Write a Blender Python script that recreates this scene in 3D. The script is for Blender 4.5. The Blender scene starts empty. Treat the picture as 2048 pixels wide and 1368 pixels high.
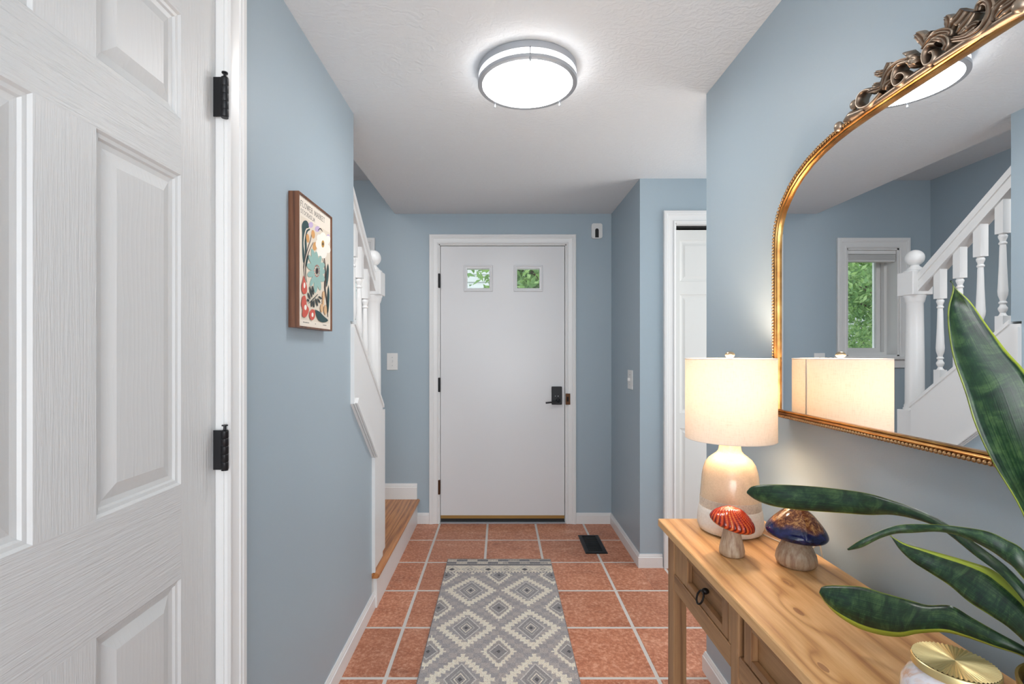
import bpy, bmesh, math, random
import numpy as np
from mathutils import Vector, Matrix
random.seed(7)
PI = math.pi
C = bpy.context.scene.collection
S = bpy.context.scene
H = 2.268          # hall ceiling height
EYE = 1.256

# ------------------------------------------------------------------ camera
cd = bpy.data.cameras.new('camera'); cam = bpy.data.objects.new('camera', cd); C.objects.link(cam)
cam.location = (0, 0, EYE); cam.rotation_euler = (PI/2, 0, 0)
cd.sensor_width = 36; cd.lens = 990/2048*36
cd.shift_x = 24/2048; cd.shift_y = 20/2048
cd.clip_start = 0.05
S.camera = cam
# ------------------------------------------------------------------ world, lights, exposure
w = bpy.data.worlds.new('world'); S.world = w; w.use_nodes = True
bg = w.node_tree.nodes['Background']; bg.inputs[0].default_value = (0.86, 0.93, 1.0, 1); bg.inputs[1].default_value = 1.5
S.view_settings.view_transform = 'Standard'; S.view_settings.look = 'None'
S.view_settings.gamma = 1; S.view_settings.use_curve_mapping = False
S.view_settings.exposure = 1.15

def area(name, loc, rot, sx, sy, power, col=(1, 1, 1)):
    l = bpy.data.lights.new(name, 'AREA'); l.shape = 'RECTANGLE'; l.size = sx; l.size_y = sy
    l.energy = power; l.color = col
    o = bpy.data.objects.new(name, l); C.objects.link(o); o.location = loc; o.rotation_euler = rot
    return o
# added area light for assumed daylight from an unseen room behind the camera
area('assumed_daylight_behind', (0.05, -1.7, 1.35), (PI/2, 0, 0), 1.3, 1.7, 5.5, (1.0, 0.975, 0.95))
area('ceiling_fill_behind', (0.08, -0.75, 0.95), (PI*.86, 0, 0), 1.1, 0.6, 6, (1.0, 0.985, 0.97))  # added fill, aimed upward to brighten the ceiling
# added fill under the stairwell ceiling, light from upstairs is assumed; plus an added fill beside the closet
area('fill_over_stairs', (-1.15, 1.6, 2.49), (PI*.10, 0, 0), .7, 1.2, 13, (1.0, 0.98, 0.96))
area('fill_beside_closet', (1.93, 2.42, 1.3), (0, PI/2, 0), 1.8, .8, 7, (1.0, 0.98, 0.96))

# ------------------------------------------------------------------ object helpers
def wl(o):
    v = Vector((0, 0, 0))
    while o is not None:
        v += o.location; o = o.parent
    return v
def link(name, me, mat=None, parent=None, smooth=False, loc=None):
    o = bpy.data.objects.new(name, me); C.objects.link(o)
    if mat is not None and len(me.materials) == 0: me.materials.append(mat)
    if parent is not None:
        o.parent = parent
        o.location = (Vector(loc) if loc is not None else Vector((0, 0, 0))) - wl(parent)
    elif loc is not None: o.location = loc
    if smooth and len(me.polygons):
        me.polygons.foreach_set('use_smooth', [True]*len(me.polygons))
    return o
def mesh(verts, faces, name='mesh'):
    me = bpy.data.meshes.new(name); me.from_pydata([tuple(v) for v in verts], [], faces); me.update(); return me
def obj(name, vf, mat, parent=None, smooth=False, loc=None):
    return link(name, mesh(vf[0], vf[1], name), mat, parent, smooth, loc)
def join(*vfs):
    V = []; F = []
    for v, f in vfs:
        n = len(V); V += list(v); F += [tuple(i+n for i in q) for q in f]
    return V, F
def autosmooth(o, ang=35):
    me = o.data
    bm = bmesh.new(); bm.from_mesh(me); a = math.radians(ang)
    for f in bm.faces: f.smooth = True
    for e in bm.edges:
        if len(e.link_faces) != 2 or e.calc_face_angle(0) > a: e.smooth = False
    bm.to_mesh(me); bm.free(); return o
def box(x0, x1, y0, y1, z0, z1, b=0):
    if b <= 0:
        v = [(x, y, z) for x in (x0, x1) for y in (y0, y1) for z in (z0, z1)]
        return v, [(0, 1, 3, 2), (4, 6, 7, 5), (0, 4, 5, 1), (2, 3, 7, 6), (0, 2, 6, 4), (1, 5, 7, 3)]
    bm = bmesh.new()
    bmesh.ops.create_cube(bm, size=1)
    for v in bm.verts:
        v.co = Vector(((x0+x1)/2+v.co.x*(x1-x0), (y0+y1)/2+v.co.y*(y1-y0), (z0+z1)/2+v.co.z*(z1-z0)))
    bmesh.ops.bevel(bm, geom=list(bm.edges), offset=b, segments=2 if b > 0.002 else 1, affect='EDGES', profile=0.5)
    bm.verts.index_update()
    V = [tuple(v.co) for v in bm.verts]; F = [tuple(v.index for v in f.verts) for f in bm.faces]
    bm.free(); return V, F
def lathe(prof, cx=0, cy=0, seg=40, cz=0):
    V = []; F = []
    n = len(prof)
    for i in range(seg):
        a = 2*PI*i/seg
        for r, z in prof: V.append((cx+r*math.cos(a), cy+r*math.sin(a), cz+z))
    for i in range(seg):
        j = (i+1) % seg
        for k in range(n-1):
            if prof[k][0] < 1e-6 and prof[k+1][0] < 1e-6: continue
            F.append((i*n+k, j*n+k, j*n+k+1, i*n+k+1))
    return V, F
def prism(poly, axis, a0, a1):
    """extrude a 2-D polygon along an axis: x -> poly is (y,z); y -> poly is (x,z); z -> poly is (x,y)"""
    def m(p, a):
        return (a, p[0], p[1]) if axis == 'x' else ((p[0], a, p[1]) if axis == 'y' else (p[0], p[1], a))
    n = len(poly); V = [m(p, a0) for p in poly] + [m(p, a1) for p in poly]
    F = [tuple(range(n)), tuple(range(2*n-1, n-1, -1))] + [(i, n+i, n+(i+1) % n, (i+1) % n) for i in range(n)]
    return V, F
def sweep(path, prof, to3, closed=False):
    """profile (u,t) swept on a planar path with mitred corners. u goes to the left of the path, t out of the plane"""
    n = len(path); V = []; F = []; m = len(prof)
    P = [Vector(p) for p in path]
    for i in range(n):
        if closed: a, b = P[i]-P[i-1], P[(i+1) % n]-P[i]
        else:
            a = P[i]-P[i-1] if i > 0 else P[1]-P[0]
            b = P[i+1]-P[i] if i < n-1 else P[-1]-P[-2]
        a.normalize(); b.normalize()
        na = Vector((-a.y, a.x)); nb = Vector((-b.y, b.x)); q = (na+nb)
        q = q/max(1e-6, q.dot(na)) if q.length > 1e-6 else na
        for u, t in prof:
            p = P[i]+q*u; V.append(to3(p.x, p.y, t))
    for i in range(n if closed else n-1):
        j = (i+1) % n
        for k in range(m):
            F.append((i*m+k, i*m+(k+1) % m, j*m+(k+1) % m, j*m+k))
    if not closed: F += [tuple(range(m)), tuple(range((n-1)*m+m-1, (n-1)*m-1, -1))]
    return V, F
def tube(pts, rad, seg=8, closed=False, cap=True):
    P = [Vector(p) for p in pts]; n = len(P); V = []; F = []
    R = rad if hasattr(rad, '__len__') else [rad]*n
    up = None
    for i in range(n):
        if closed: t = P[(i+1) % n]-P[i-1]
        else: t = P[min(i+1, n-1)]-P[max(i-1, 0)]
        t.normalize()
        if up is None:
            up = Vector((0, 0, 1)) if abs(t.z) < 0.9 else Vector((1, 0, 0))
        u = up - t*up.dot(t); u.normalize(); up = u; v = t.cross(u)
        for k in range(seg):
            a = 2*PI*k/seg; V.append(P[i]+(u*math.cos(a)+v*math.sin(a))*R[i])
    for i in range(n if closed else n-1):
        j = (i+1) % n
        for k in range(seg):
            F.append((i*seg+k, i*seg+(k+1) % seg, j*seg+(k+1) % seg, j*seg+k))
    if cap and not closed: F += [tuple(range(seg-1, -1, -1)), tuple(range((n-1)*seg, n*seg))]
    return V, F
def spline(pts, m=6):
    P = [np.array(p, float) for p in pts]; out = []
    for i in range(len(P)-1):
        p0 = P[max(i-1, 0)]; p1 = P[i]; p2 = P[i+1]; p3 = P[min(i+2, len(P)-1)]
        for k in range(m):
            t = k/m
            out.append(0.5*((2*p1)+(-p0+p2)*t+(2*p0-5*p1+4*p2-p3)*t*t+(-p0+3*p1-3*p2+p3)*t**3))
    out.append(P[-1]); return [tuple(p) for p in out]
def ball(c, r, seg=14, sc=(1, 1, 1)):
    V = []; F = []; rn = seg//2
    for i in range(rn+1):
        th = PI*i/rn
        for j in range(seg):
            a = 2*PI*j/seg
            V.append((c[0]+r*sc[0]*math.sin(th)*math.cos(a), c[1]+r*sc[1]*math.sin(th)*math.sin(a), c[2]+r*sc[2]*math.cos(th)))
    for i in range(rn):
        for j in range(seg):
            F.append((i*seg+j, (i+1)*seg+j, (i+1)*seg+(j+1) % seg, i*seg+(j+1) % seg))
    return V, F
def empty(name, loc, label=None, cat=None, group=None):
    o = bpy.data.objects.new(name, None); C.objects.link(o); o.location = loc; o.empty_display_size = 0.05
    if label: tag(o, label, cat, group)
    return o
def tag(o, label, cat, group=None):
    o['label'] = label; o['category'] = cat
    if group: o['group'] = group
    return o
def struct(o, label=None):
    o['kind'] = 'structure'
    if label: o['label'] = label
    return o
def stuff(o): o['kind'] = 'stuff'; return o
def px(x, y, Y): return ((x-1000)/990*Y, Y, EYE+(704-y)/990*Y)   # picture measurement at a measured distance

# ------------------------------------------------------------------ materials
def srgb(r, g, b):
    f = lambda c: (c/255/12.92) if c/255 <= 0.04045 else ((c/255+0.055)/1.055)**2.4
    return (f(r), f(g), f(b), 1)
class N:
    def __init__(s, name, col=(200, 200, 200), rough=0.5, metal=0.0, spec=None):
        s.m = bpy.data.materials.new(name); s.m.use_nodes = True; s.t = s.m.node_tree; s.b = s.t.nodes['Principled BSDF']
        s.b.inputs['Base Color'].default_value = srgb(*col); s.b.inputs['Roughness'].default_value = rough; s.b.inputs['Metallic'].default_value = metal
        if spec is not None: s.b.inputs['Specular IOR Level'].default_value = spec
    def n(s, typ, **k):
        x = s.t.nodes.new(typ)
        for a, v in k.items():
            if a[0] == '_':
                key = a[1:].replace('_', ' ')
                x.inputs[key].default_value = v
            else: setattr(x, a, v)
        return x
    def l(s, a, b): s.t.links.new(a, b)
    def coord(s, kind='Object', scale=(1, 1, 1), rot=(0, 0, 0)):
        c = s.n('ShaderNodeTexCoord'); m = s.n('ShaderNodeMapping'); m.inputs['Scale'].default_value = scale; m.inputs['Rotation'].default_value = rot
        s.l(c.outputs[kind], m.inputs[0]); return m.outputs[0]
    def noise(s, vec, scale, detail=4, rough=0.55, dist=0.0):
        x = s.n('ShaderNodeTexNoise'); x.inputs['Scale'].default_value = scale; x.inputs['Detail'].default_value = detail
        x.inputs['Roughness'].default_value = rough; x.inputs['Distortion'].default_value = dist
        s.l(vec, x.inputs['Vector']); return x.outputs['Fac']
    def ramp(s, fac, stops):
        r = s.n('ShaderNodeValToRGB'); e = r.color_ramp.elements
        while len(e) < len(stops): e.new(0.5)
        for i, (p, c) in enumerate(stops): e[i].position = p; e[i].color = srgb(*c)
        s.l(fac, r.inputs[0]); return r.outputs[0]
    def mix(s, fac, a, b, mode='MIX'):
        x = s.n('ShaderNodeMix', data_type='RGBA', blend_type=mode)
        for v, i in ((fac, 0), (a, 6), (b, 7)):
            if isinstance(v, (int, float)): x.inputs[i].default_value = v
            elif isinstance(v, tuple): x.inputs[i].default_value = v
            else: s.l(v, x.inputs[i])
        return x.outputs[2]
    def math(s, op, a, b=None, c=None):
        x = s.n('ShaderNodeMath', operation=op)
        for i, v in enumerate((a, b, c)):
            if v is None: continue
            if isinstance(v, (int, float)): x.inputs[i].default_value = v
            else: s.l(v, x.inputs[i])
        return x.outputs[0]
    def color(s, c): s.l(c, s.b.inputs['Base Color'])
    def bump(s, h, strength=0.2, dist=0.001):
        b = s.n('ShaderNodeBump'); b.inputs['Strength'].default_value = strength; b.inputs['Distance'].default_value = dist
        s.l(h, b.inputs['Height']); s.l(b.outputs[0], s.b.inputs['Normal']); return b

def paint(name, col, rough=0.45, bump=0.15):
    k = N(name, col, rough); v = k.coord(); k.bump(k.noise(v, 260, 3), bump, 0.0008); return k.m
M = {}
M['blue'] = paint('blue_wall_paint', (165, 181, 191), 0.42, 0.25)
k = N('stippled_ceiling', (222, 226, 229), 0.8); v = k.coord()
a = k.noise(v, 9, 2, 0.5, 0.0); wv = k.n('ShaderNodeTexWave', wave_type='RINGS'); wv.inputs['Scale'].default_value = 14; wv.inputs['Distortion'].default_value = 16
wv.inputs['Detail'].default_value = 3; wv.inputs['Detail Scale'].default_value = 1.4; k.l(v, wv.inputs['Vector'])
h = k.math('ADD', wv.outputs['Fac'], k.math('MULTIPLY', k.noise(v, 130, 4), 1.2)); k.bump(h, 0.25, 0.003); M['ceil'] = k.m
M['trim'] = paint('white_trim_paint', (232, 232, 231), 0.32, 0.06)
M['trim2'] = paint('white_closet_paint', (224, 224, 221), 0.4, 0.05)
M['plastic'] = N('white_plastic', (232, 232, 230), 0.3).m
def grain(name, vertical):
    k = N(name, (212, 212, 211), 0.4)
    v = k.coord(scale=(1, 1, 0.04) if vertical else (1, 0.04, 1))
    n1 = k.noise(v, 300, 3, 0.6, 0.3); n2 = k.noise(v, 90, 3, 0.6, 0.8)
    k.bump(k.math('ADD', n1, n2), 0.6 if vertical else 1.0, 0.0015); return k.m
M['grv'] = grain('white_door_vertical_grain', True); M['grh'] = grain('white_door_horizontal_grain', False)
k = N('white_door_cathedral_grain', (212, 212, 211), 0.4); v = k.coord(scale=(1, 1, 0.22))
wv = k.n('ShaderNodeTexWave', wave_type='BANDS', bands_direction='Y'); wv.inputs['Scale'].default_value = 26; wv.inputs['Distortion'].default_value = 9; wv.inputs['Detail'].default_value = 3; wv.inputs['Detail Scale'].default_value = 1.1
k.l(v, wv.inputs['Vector']); k.bump(k.math('POWER', wv.outputs['Fac'], 3), 0.10, 0.0012); M['grp'] = k.m
M['front'] = paint('smooth_white_door_paint', (226, 226, 227), 0.3, 0.05)
# terracotta tile
k = N('terracotta_tile', (190, 116, 88), 0.42); oi = k.n('ShaderNodeObjectInfo'); v = k.coord()
vv = k.n('ShaderNodeVectorMath', operation='ADD'); cb = k.n('ShaderNodeCombineXYZ'); k.l(k.math('MULTIPLY', oi.outputs['Random'], 37.0), cb.inputs[0]); k.l(k.math('MULTIPLY', oi.outputs['Random'], 91.0), cb.inputs[2])
k.l(v, vv.inputs[0]); k.l(cb.outputs[0], vv.inputs[1]); vv = vv.outputs[0]
mp = k.n('ShaderNodeMapping'); mp.inputs['Scale'].default_value = (0.5, 1, 1); k.l(vv, mp.inputs[0])
c1 = k.ramp(k.noise(mp.outputs[0], 9, 6, 0.72, 0.5), [(0.34, (150, 88, 60)), (0.45, (182, 112, 80)), (0.6, (198, 130, 98)), (0.70, (222, 170, 142))])
c2 = k.ramp(k.noise(vv, 70, 5, 0.7), [(0.36, (138, 78, 54)), (0.5, (190, 122, 90)), (0.64, (232, 188, 162))])
cc = k.mix(0.45, c1, c2); hs = k.n('ShaderNodeHueSaturation'); k.l(cc, hs.inputs['Color']); k.l(k.math('MULTIPLY_ADD', oi.outputs['Random'], 0.18, 0.98), hs.inputs['Value'])
k.color(hs.outputs[0]); k.bump(k.noise(vv, 45, 5, 0.6), 0.25, 0.002); M['tile'] = k.m
k = N('grey_grout', (216, 210, 204), 0.9); v = k.coord(); k.bump(k.noise(v, 200, 4), 0.5, 0.002); M['grout'] = k.m
def wood(name, cols, axis='y', scale=1.0, rough=0.45, knots=(), freq=34, dist=3.0):
    k = N(name, cols[1], rough); c = k.n('ShaderNodeTexCoord'); oi = k.n('ShaderNodeObjectInfo')
    sp = k.n('ShaderNodeSeparateXYZ'); k.l(c.outputs['Object'], sp.inputs[0])
    along = {'x': 0, 'y': 1, 'z': 2}[axis]; sc = [1, 1, 1]; sc[along] = 0.07
    mp = k.n('ShaderNodeMapping'); mp.inputs['Scale'].default_value = tuple(x*scale for x in sc); k.l(c.outputs['Object'], mp.inputs[0])
    off = k.n('ShaderNodeVectorMath', operation='ADD'); cb = k.n('ShaderNodeCombineXYZ')
    for i in range(3): k.l(k.math('MULTIPLY', oi.outputs['Random'], 13.7*(i+1)), cb.inputs[i])
    k.l(mp.outputs[0], off.inputs[0]); k.l(cb.outputs[0], off.inputs[1]); vec = off.outputs[0]
    big = k.noise(vec, 7, 3, 0.5, 0.4)
    g = k.math('MULTIPLY', big, dist)
    spots = None
    for (kx, ky, s, a) in knots:
        dx = k.math('DIVIDE', k.math('SUBTRACT', sp.outputs[0], kx), s*0.75); dy = k.math('DIVIDE', k.math('SUBTRACT', sp.outputs[1], ky), s*1.9)
        r2 = k.math('ADD', k.math('MULTIPLY', dx, dx), k.math('MULTIPLY', dy, dy))
        e = k.math('POWER', 2.718, k.math('MULTIPLY', r2, -1.0))
        g = k.math('ADD', g, k.math('MULTIPLY', e, a))
        sp2 = k.math('LESS_THAN', k.math('ADD', r2, k.math('MULTIPLY', k.noise(c.outputs['Object'], 60), 0.05)), 0.10)
        spots = sp2 if spots is None else k.math('MAXIMUM', spots, sp2)
    cross = sp.outputs[0] if axis != 'x' else sp.outputs[1]
    g = k.math('ADD', g, k.math('MULTIPLY', cross, freq/3.0))
    tri = k.math('PINGPONG', k.math('MULTIPLY', g, 3.0), 1.0)
    fine = k.noise(vec, 150, 4, 0.6)
    f = k.math('ADD', k.math('MULTIPLY', k.math('POWER', tri, 2.2), 0.38), k.math('MULTIPLY', fine, 0.55))
    f = k.math('ADD', f, k.math('MULTIPLY', k.noise(vec, 3, 2), 0.25))
    col = k.ramp(f, [(0.30, cols[0]), (0.55, cols[1]), (0.85, cols[2])])
    if spots is not None: col = k.mix(k.math('MULTIPLY', spots, 0.75), col, srgb(150, 98, 62))
    k.color(col); k.bump(f, 0.08, 0.001); return k.m
M['pine_top'] = wood('pine_tabletop', [(226, 180, 126), (206, 154, 98), (166, 112, 64)], 'y', knots=[(0.558, 0.925, 0.028, .8), (0.602, 1.0416, 0.018, .5), (0.497, 0.761, 0.024, .6)], rough=0.38, freq=42, dist=1.6)
M['pine_y'] = wood('pine_rail_shaded', [(174, 132, 90), (154, 112, 74), (120, 84, 54)], 'y', rough=0.5, freq=60)  # rails darker than the top: shade under it is put in the colour
M['pine_z'] = wood('pine_post_shaded', [(178, 136, 94), (158, 116, 78), (124, 86, 56)], 'z', rough=0.5, freq=60)  # same shaded tint painted into the legs and stiles
M['oak'] = wood('oak_flooring', [(206, 140, 82), (184, 116, 62), (142, 82, 40)], 'y', rough=0.28, freq=80, dist=5)
M['walnut'] = wood('walnut_frame', [(128, 84, 58), (106, 66, 44), (74, 44, 30)], 'z', rough=0.4, freq=120)
M['black'] = N('matt_black_metal', (28, 28, 31), 0.42, 0.3).m
M['iron'] = N('dark_iron_ring', (34, 28, 26), 0.45, 0.6).m
M['bronze'] = N('worn_bronze_strike', (92, 62, 42), 0.45, 0.8).m
M['brass'] = N('aged_brass_sweep', (168, 138, 84), 0.4, 0.9).m
M['rubber'] = N('black_rubber', (26, 26, 26), 0.6).m
M['nickel'] = N('brushed_nickel', (176, 179, 184), 0.42, 0.6).m
M['champagne'] = N('champagne_metal', (190, 170, 140), 0.3, 0.9).m
M['darkgap'] = N('gap_shade', (14, 14, 12), 0.8).m  # near-black painted in for the shade of gaps, holes and closet interior
M['dot'] = N('white_indicator', (235, 240, 245), 0.4).m
M['mirror'] = N('mirror_silver', (238, 240, 242), 0.0, 1.0).m
k = N('gold_leaf_frame', (190, 130, 62), 0.3, 1.0); v = k.coord()
k.color(k.ramp(k.noise(v, 18, 4), [(0.3, (138, 98, 58)), (0.5, (184, 134, 76)), (0.75, (212, 168, 108))])); M['gold'] = k.m
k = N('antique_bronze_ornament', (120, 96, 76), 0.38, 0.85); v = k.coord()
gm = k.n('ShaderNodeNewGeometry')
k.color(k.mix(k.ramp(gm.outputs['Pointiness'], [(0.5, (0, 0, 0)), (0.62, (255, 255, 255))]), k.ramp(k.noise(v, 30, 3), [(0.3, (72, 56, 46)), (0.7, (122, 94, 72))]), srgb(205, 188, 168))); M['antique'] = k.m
k = N('bead_gilding', (176, 140, 100), 0.32, 0.9); M['bead'] = k.m
k = N('satin_brass_lid', (222, 202, 146), 0.34, 0.85); M['lid'] = k.m
def glass(name, col=(235, 245, 242), alpha=0.9):
    k = N(name, col, 0.05); t = k.t; tr = k.n('ShaderNodeBsdfTransparent'); tr.inputs[0].default_value = (alpha, alpha, alpha, 1)
    gl = k.n('ShaderNodeBsdfGlossy'); gl.inputs['Roughness'].default_value = 0.02; fr = k.n('ShaderNodeFresnel'); fr.inputs[0].default_value = 1.45
    mx = k.n('ShaderNodeMixShader'); k.l(fr.outputs[0], mx.inputs[0]); k.l(tr.outputs[0], mx.inputs[1]); k.l(gl.outputs[0], mx.inputs[2])
    k.l(mx.outputs[0], t.nodes['Material Output'].inputs[0]); return k.m
M['glass'] = glass('window_glass')
k = N('lit_diffuser', (255, 255, 255), 0.5); k.b.inputs['Emission Color'].default_value = (1.0, 0.995, 0.99, 1); k.b.inputs['Emission Strength'].default_value = 14.0; M['diff'] = k.m
k = N('lit_diffuser_side', (255, 255, 255), 0.5); k.b.inputs['Emission Color'].default_value = (1.0, 0.99, 0.98, 1); k.b.inputs['Emission Strength'].default_value = 5.5; M['diffs'] = k.m
# lamp shade linen
k = N('linen_shade', (244, 232, 216), 0.9); v = k.coord(); t = k.t
f = k.math('ADD', k.noise(k.coord(scale=(1, 1, 12)), 60, 3), k.noise(k.coord(scale=(10, 10, 1)), 60, 3)); k.bump(f, 0.2, 0.0006)
col = k.ramp(f, [(0.7, (234, 222, 206)), (1.2, (246, 236, 222))]); k.color(col)
tl = k.n('ShaderNodeBsdfTranslucent'); k.l(col, tl.inputs[0]); mx = k.n('ShaderNodeMixShader'); mx.inputs[0].default_value = 0.18
k.l(k.b.outputs[0], mx.inputs[1]); k.l(tl.outputs[0], mx.inputs[2]); k.l(mx.outputs[0], t.nodes['Material Output'].inputs[0]); M['shade'] = k.m
# ceramic lamp base: beige glaze over white
def ceramic(name, c1, c2, rough):
    k = N(name, c1, rough); v = k.coord(); k.color(k.ramp(k.noise(v, 220, 3, 0.7), [(0.35, c2), (0.6, c1)])); k.bump(k.noise(v, 60, 3), 0.05, 0.001); return k.m
M['glaze'] = ceramic('beige_glaze', (222, 196, 164), (214, 187, 155), 0.14)
M['band'] = ceramic('speckled_band', (206, 190, 172), (184, 166, 148), 0.3)
M['biscuit'] = ceramic('white_biscuit', (232, 226, 218), (222, 214, 204), 0.5)
k = N('mushroom_stem_clay', (170, 148, 126), 0.5); v = k.coord(scale=(1, 1, 0.1)); k.color(k.ramp(k.noise(v, 160, 4, 0.6), [(0.3, (150, 116, 94)), (0.5, (176, 150, 124)), (0.7, (192, 172, 150))])); k.bump(k.noise(v, 120, 3), 0.2, 0.001); M['stem'] = k.m
k = N('red_glaze', (170, 60, 30), 0.08); at = k.n('ShaderNodeAttribute', attribute_name='ridge'); v = k.coord()
ff = k.math('ADD', at.outputs['Fac'], k.math('MULTIPLY', k.math('SUBTRACT', k.noise(v, 40, 3), 0.5), 0.8))
k.color(k.ramp(ff, [(0.15, (96, 24, 16)), (0.45, (176, 44, 22)), (0.75, (206, 84, 34)), (1.0, (234, 170, 92))])); M['redcap'] = k.m
k = N('blue_brown_glaze', (60, 50, 80), 0.07); at = k.n('ShaderNodeAttribute', attribute_name='ridge'); v = k.coord()
brown = k.ramp(k.noise(v, 70, 5, 0.75, 1.5), [(0.38, (72, 34, 24)), (0.52, (124, 74, 44)), (0.6, (180, 130, 78))]); blue = k.ramp(k.noise(v, 50, 4), [(0.35, (16, 18, 44)), (0.65, (36, 40, 88))])
ff = k.math('ADD', at.outputs['Fac'], k.math('MULTIPLY', k.math('SUBTRACT', k.noise(v, 30, 4), 0.5), 0.5))
rr = k.n('ShaderNodeMapRange'); rr.inputs[1].default_value = 0.28; rr.inputs[2].default_value = 0.46; k.l(ff, rr.inputs[0])
k.color(k.mix(rr.outputs[0], blue, brown)); M['bluecap'] = k.m
# pearl jar
k = N('pearl_glass', (222, 218, 222), 0.12); v = k.coord(); k.color(k.ramp(k.noise(v, 22, 4, 0.6, 1.0), [(0.35, (214, 170, 140)), (0.5, (224, 220, 226)), (0.75, (240, 232, 200))])); k.b.inputs['Coat Weight'].default_value = 0.6; M['pearl'] = k.m
# snake plant leaf: uv.x across, uv.y along
k = N('snake_plant_leaf', (30, 70, 40), 0.3); uv = k.n('ShaderNodeUVMap'); sp = k.n('ShaderNodeSeparateXYZ'); k.l(uv.outputs[0], sp.inputs[0])
mp = k.n('ShaderNodeMapping'); mp.inputs['Scale'].default_value = (1.2, 16, 1); k.l(uv.outputs[0], mp.inputs[0])
mp2 = k.n('ShaderNodeMapping'); mp2.inputs['Scale'].default_value = (30, 1.5, 1); k.l(uv.outputs[0], mp2.inputs[0])
n1 = k.noise(mp.outputs[0], 1.6, 5, 0.65, 0.6); n2 = k.noise(mp2.outputs[0], 1.5, 3, 0.6)
green = k.ramp(k.math('ADD', k.math('MULTIPLY', n1, 0.65), k.math('MULTIPLY', n2, 0.35)), [(0.38, (10, 30, 18)), (0.50, (24, 52, 28)), (0.64, (66, 92, 52))])
ed = k.math('ABSOLUTE', k.math('SUBTRACT', sp.outputs[0], 0.5)); ed = k.math('ADD', ed, k.math('MULTIPLY', k.math('SUBTRACT', k.noise(uv.outputs[0], 9, 3), 0.5), 0.05))
at = k.n('ShaderNodeAttribute', attribute_name='margin')
e0 = k.math('SUBTRACT', ed, k.math('SUBTRACT', 0.5, at.outputs['Fac'])); e1 = k.n('ShaderNodeMapRange'); e1.inputs[1].default_value = 0.0; e1.inputs[2].default_value = 0.03; k.l(e0, e1.inputs[0])
k.color(k.mix(e1.outputs[0], green, srgb(160, 174, 60))); k.bump(n2, 0.15, 0.001); M['leaf'] = k.m
M['soil'] = paint('potting_soil', (50, 38, 30), 0.95, 1.0)
M['potbrass'] = N('brass_planter', (178, 150, 84), 0.3, 0.9).m
M['cord'] = N('clear_cord', (225, 215, 195), 0.25).m
M['paper'] = N('poster_paper', (236, 226, 212), 0.7).m
M['bark'] = paint('tree_bark', (84, 70, 58), 0.9, 1.0)
k = N('tree_leaf', (90, 140, 60), 0.5); oi = k.n('ShaderNodeNewGeometry'); k.color(k.ramp(oi.outputs['Random Per Island'], [(0.0, (66, 100, 60)), (0.5, (112, 148, 92)), (1.0, (176, 200, 134))]))
tl = k.n('ShaderNodeBsdfTranslucent'); tl.inputs[0].default_value = srgb(150, 184, 110); mx = k.n('ShaderNodeMixShader'); mx.inputs[0].default_value = 0.45
k.l(k.b.outputs[0], mx.inputs[1]); k.l(tl.outputs[0], mx.inputs[2]); k.l(mx.outputs[0], k.t.nodes['Material Output'].inputs[0]); M['foliage'] = k.m
k = N('lawn', (86, 120, 60), 0.9); v = k.coord(); k.color(k.ramp(k.noise(v, 6, 5), [(0.3, (60, 92, 42)), (0.7, (122, 150, 84))])); M['grass'] = k.m
M['clap'] = N('pale_clapboard', (186, 190, 188), 0.7).m
M['roofing'] = N('grey_roofing', (110, 110, 112), 0.9).m
flat = {}
def flatmat(c, name):
    if c not in flat: flat[c] = N(name, c, 0.65).m
    return flat[c]
k = N('woven_rug', (180, 176, 172), 0.95); at = k.n('ShaderNodeAttribute', attribute_name='yarn'); v = k.coord()
nz = k.ramp(k.noise(v, 420, 3, 0.8), [(0.35, (204, 202, 200)), (0.65, (255, 255, 255))])
k.color(k.mix(0.8, at.outputs['Color'], nz, 'MULTIPLY')); k.bump(k.noise(v, 500, 3), 0.6, 0.002); M['rug'] = k.m

# ================================================================== STRUCTURE
XL, XR = -0.623, 0.810        # hall side walls
YB = 3.626                    # wall with the front door
YJ = 2.888                    # closet wall
YC = 1.942                    # end of the right wall
XA = 1.95                     # far side of the closet alcove
XJ = 0.816                    # jog wall
XS = -1.604                   # stairwell outer wall
YN = -1.8                     # hall goes on behind the camera
ZU = 2.514                    # stairwell ceiling

# walls
struct(obj('wall_left', join(
    prism([(1.117, 0), (2.405, 0), (2.405, .742), (2.062, 1.039), (2.062, 1.385), (2.105, 1.385), (2.105, H), (1.117, H)], 'x', XL-.1, XL),
    box(XL-.1, XL, .345, 1.117, 2.068, H), box(XL-.1, XL, YN, .345, 0, H)), M['blue']), 'blue left wall of the hall with a slanting end at the stairs')
struct(obj('wall_right', box(XR, XR+.12, YN, YC, 0, H), M['blue']), 'blue right wall behind the pine console')
struct(obj('wall_alcove', join(box(XA, XA+.1, YC-.12, YJ+.1, 0, H), box(XR+.12, XA, YC-.12, YC, 0, H)), M['blue']))
OX0, OX1, OZ = 1.022, 1.76, 2.008
struct(obj('wall_closet', join(box(XJ, OX0, YJ, YJ+.1, 0, H), box(OX0, OX1, YJ, YJ+.1, OZ, H), box(OX1, XA, YJ, YJ+.1, 0, H),
    box(XJ, XJ+.1, YJ+.1, YB, 0, H)), M['blue']), 'blue wall around the white folding closet door')
struct(obj('wall_closet_inside', join(box(XJ+.1, XA, YB-.02, YB, 0, H), box(XA-.01, XA+.1, YJ+.1, YB, 0, H)), M['darkgap']))
DX0, DX1, DZ = -.447, .486, 2.045
WX0, WX1, WZ0, WZ1 = -1.372, -.988, 1.223, 2.016
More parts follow.
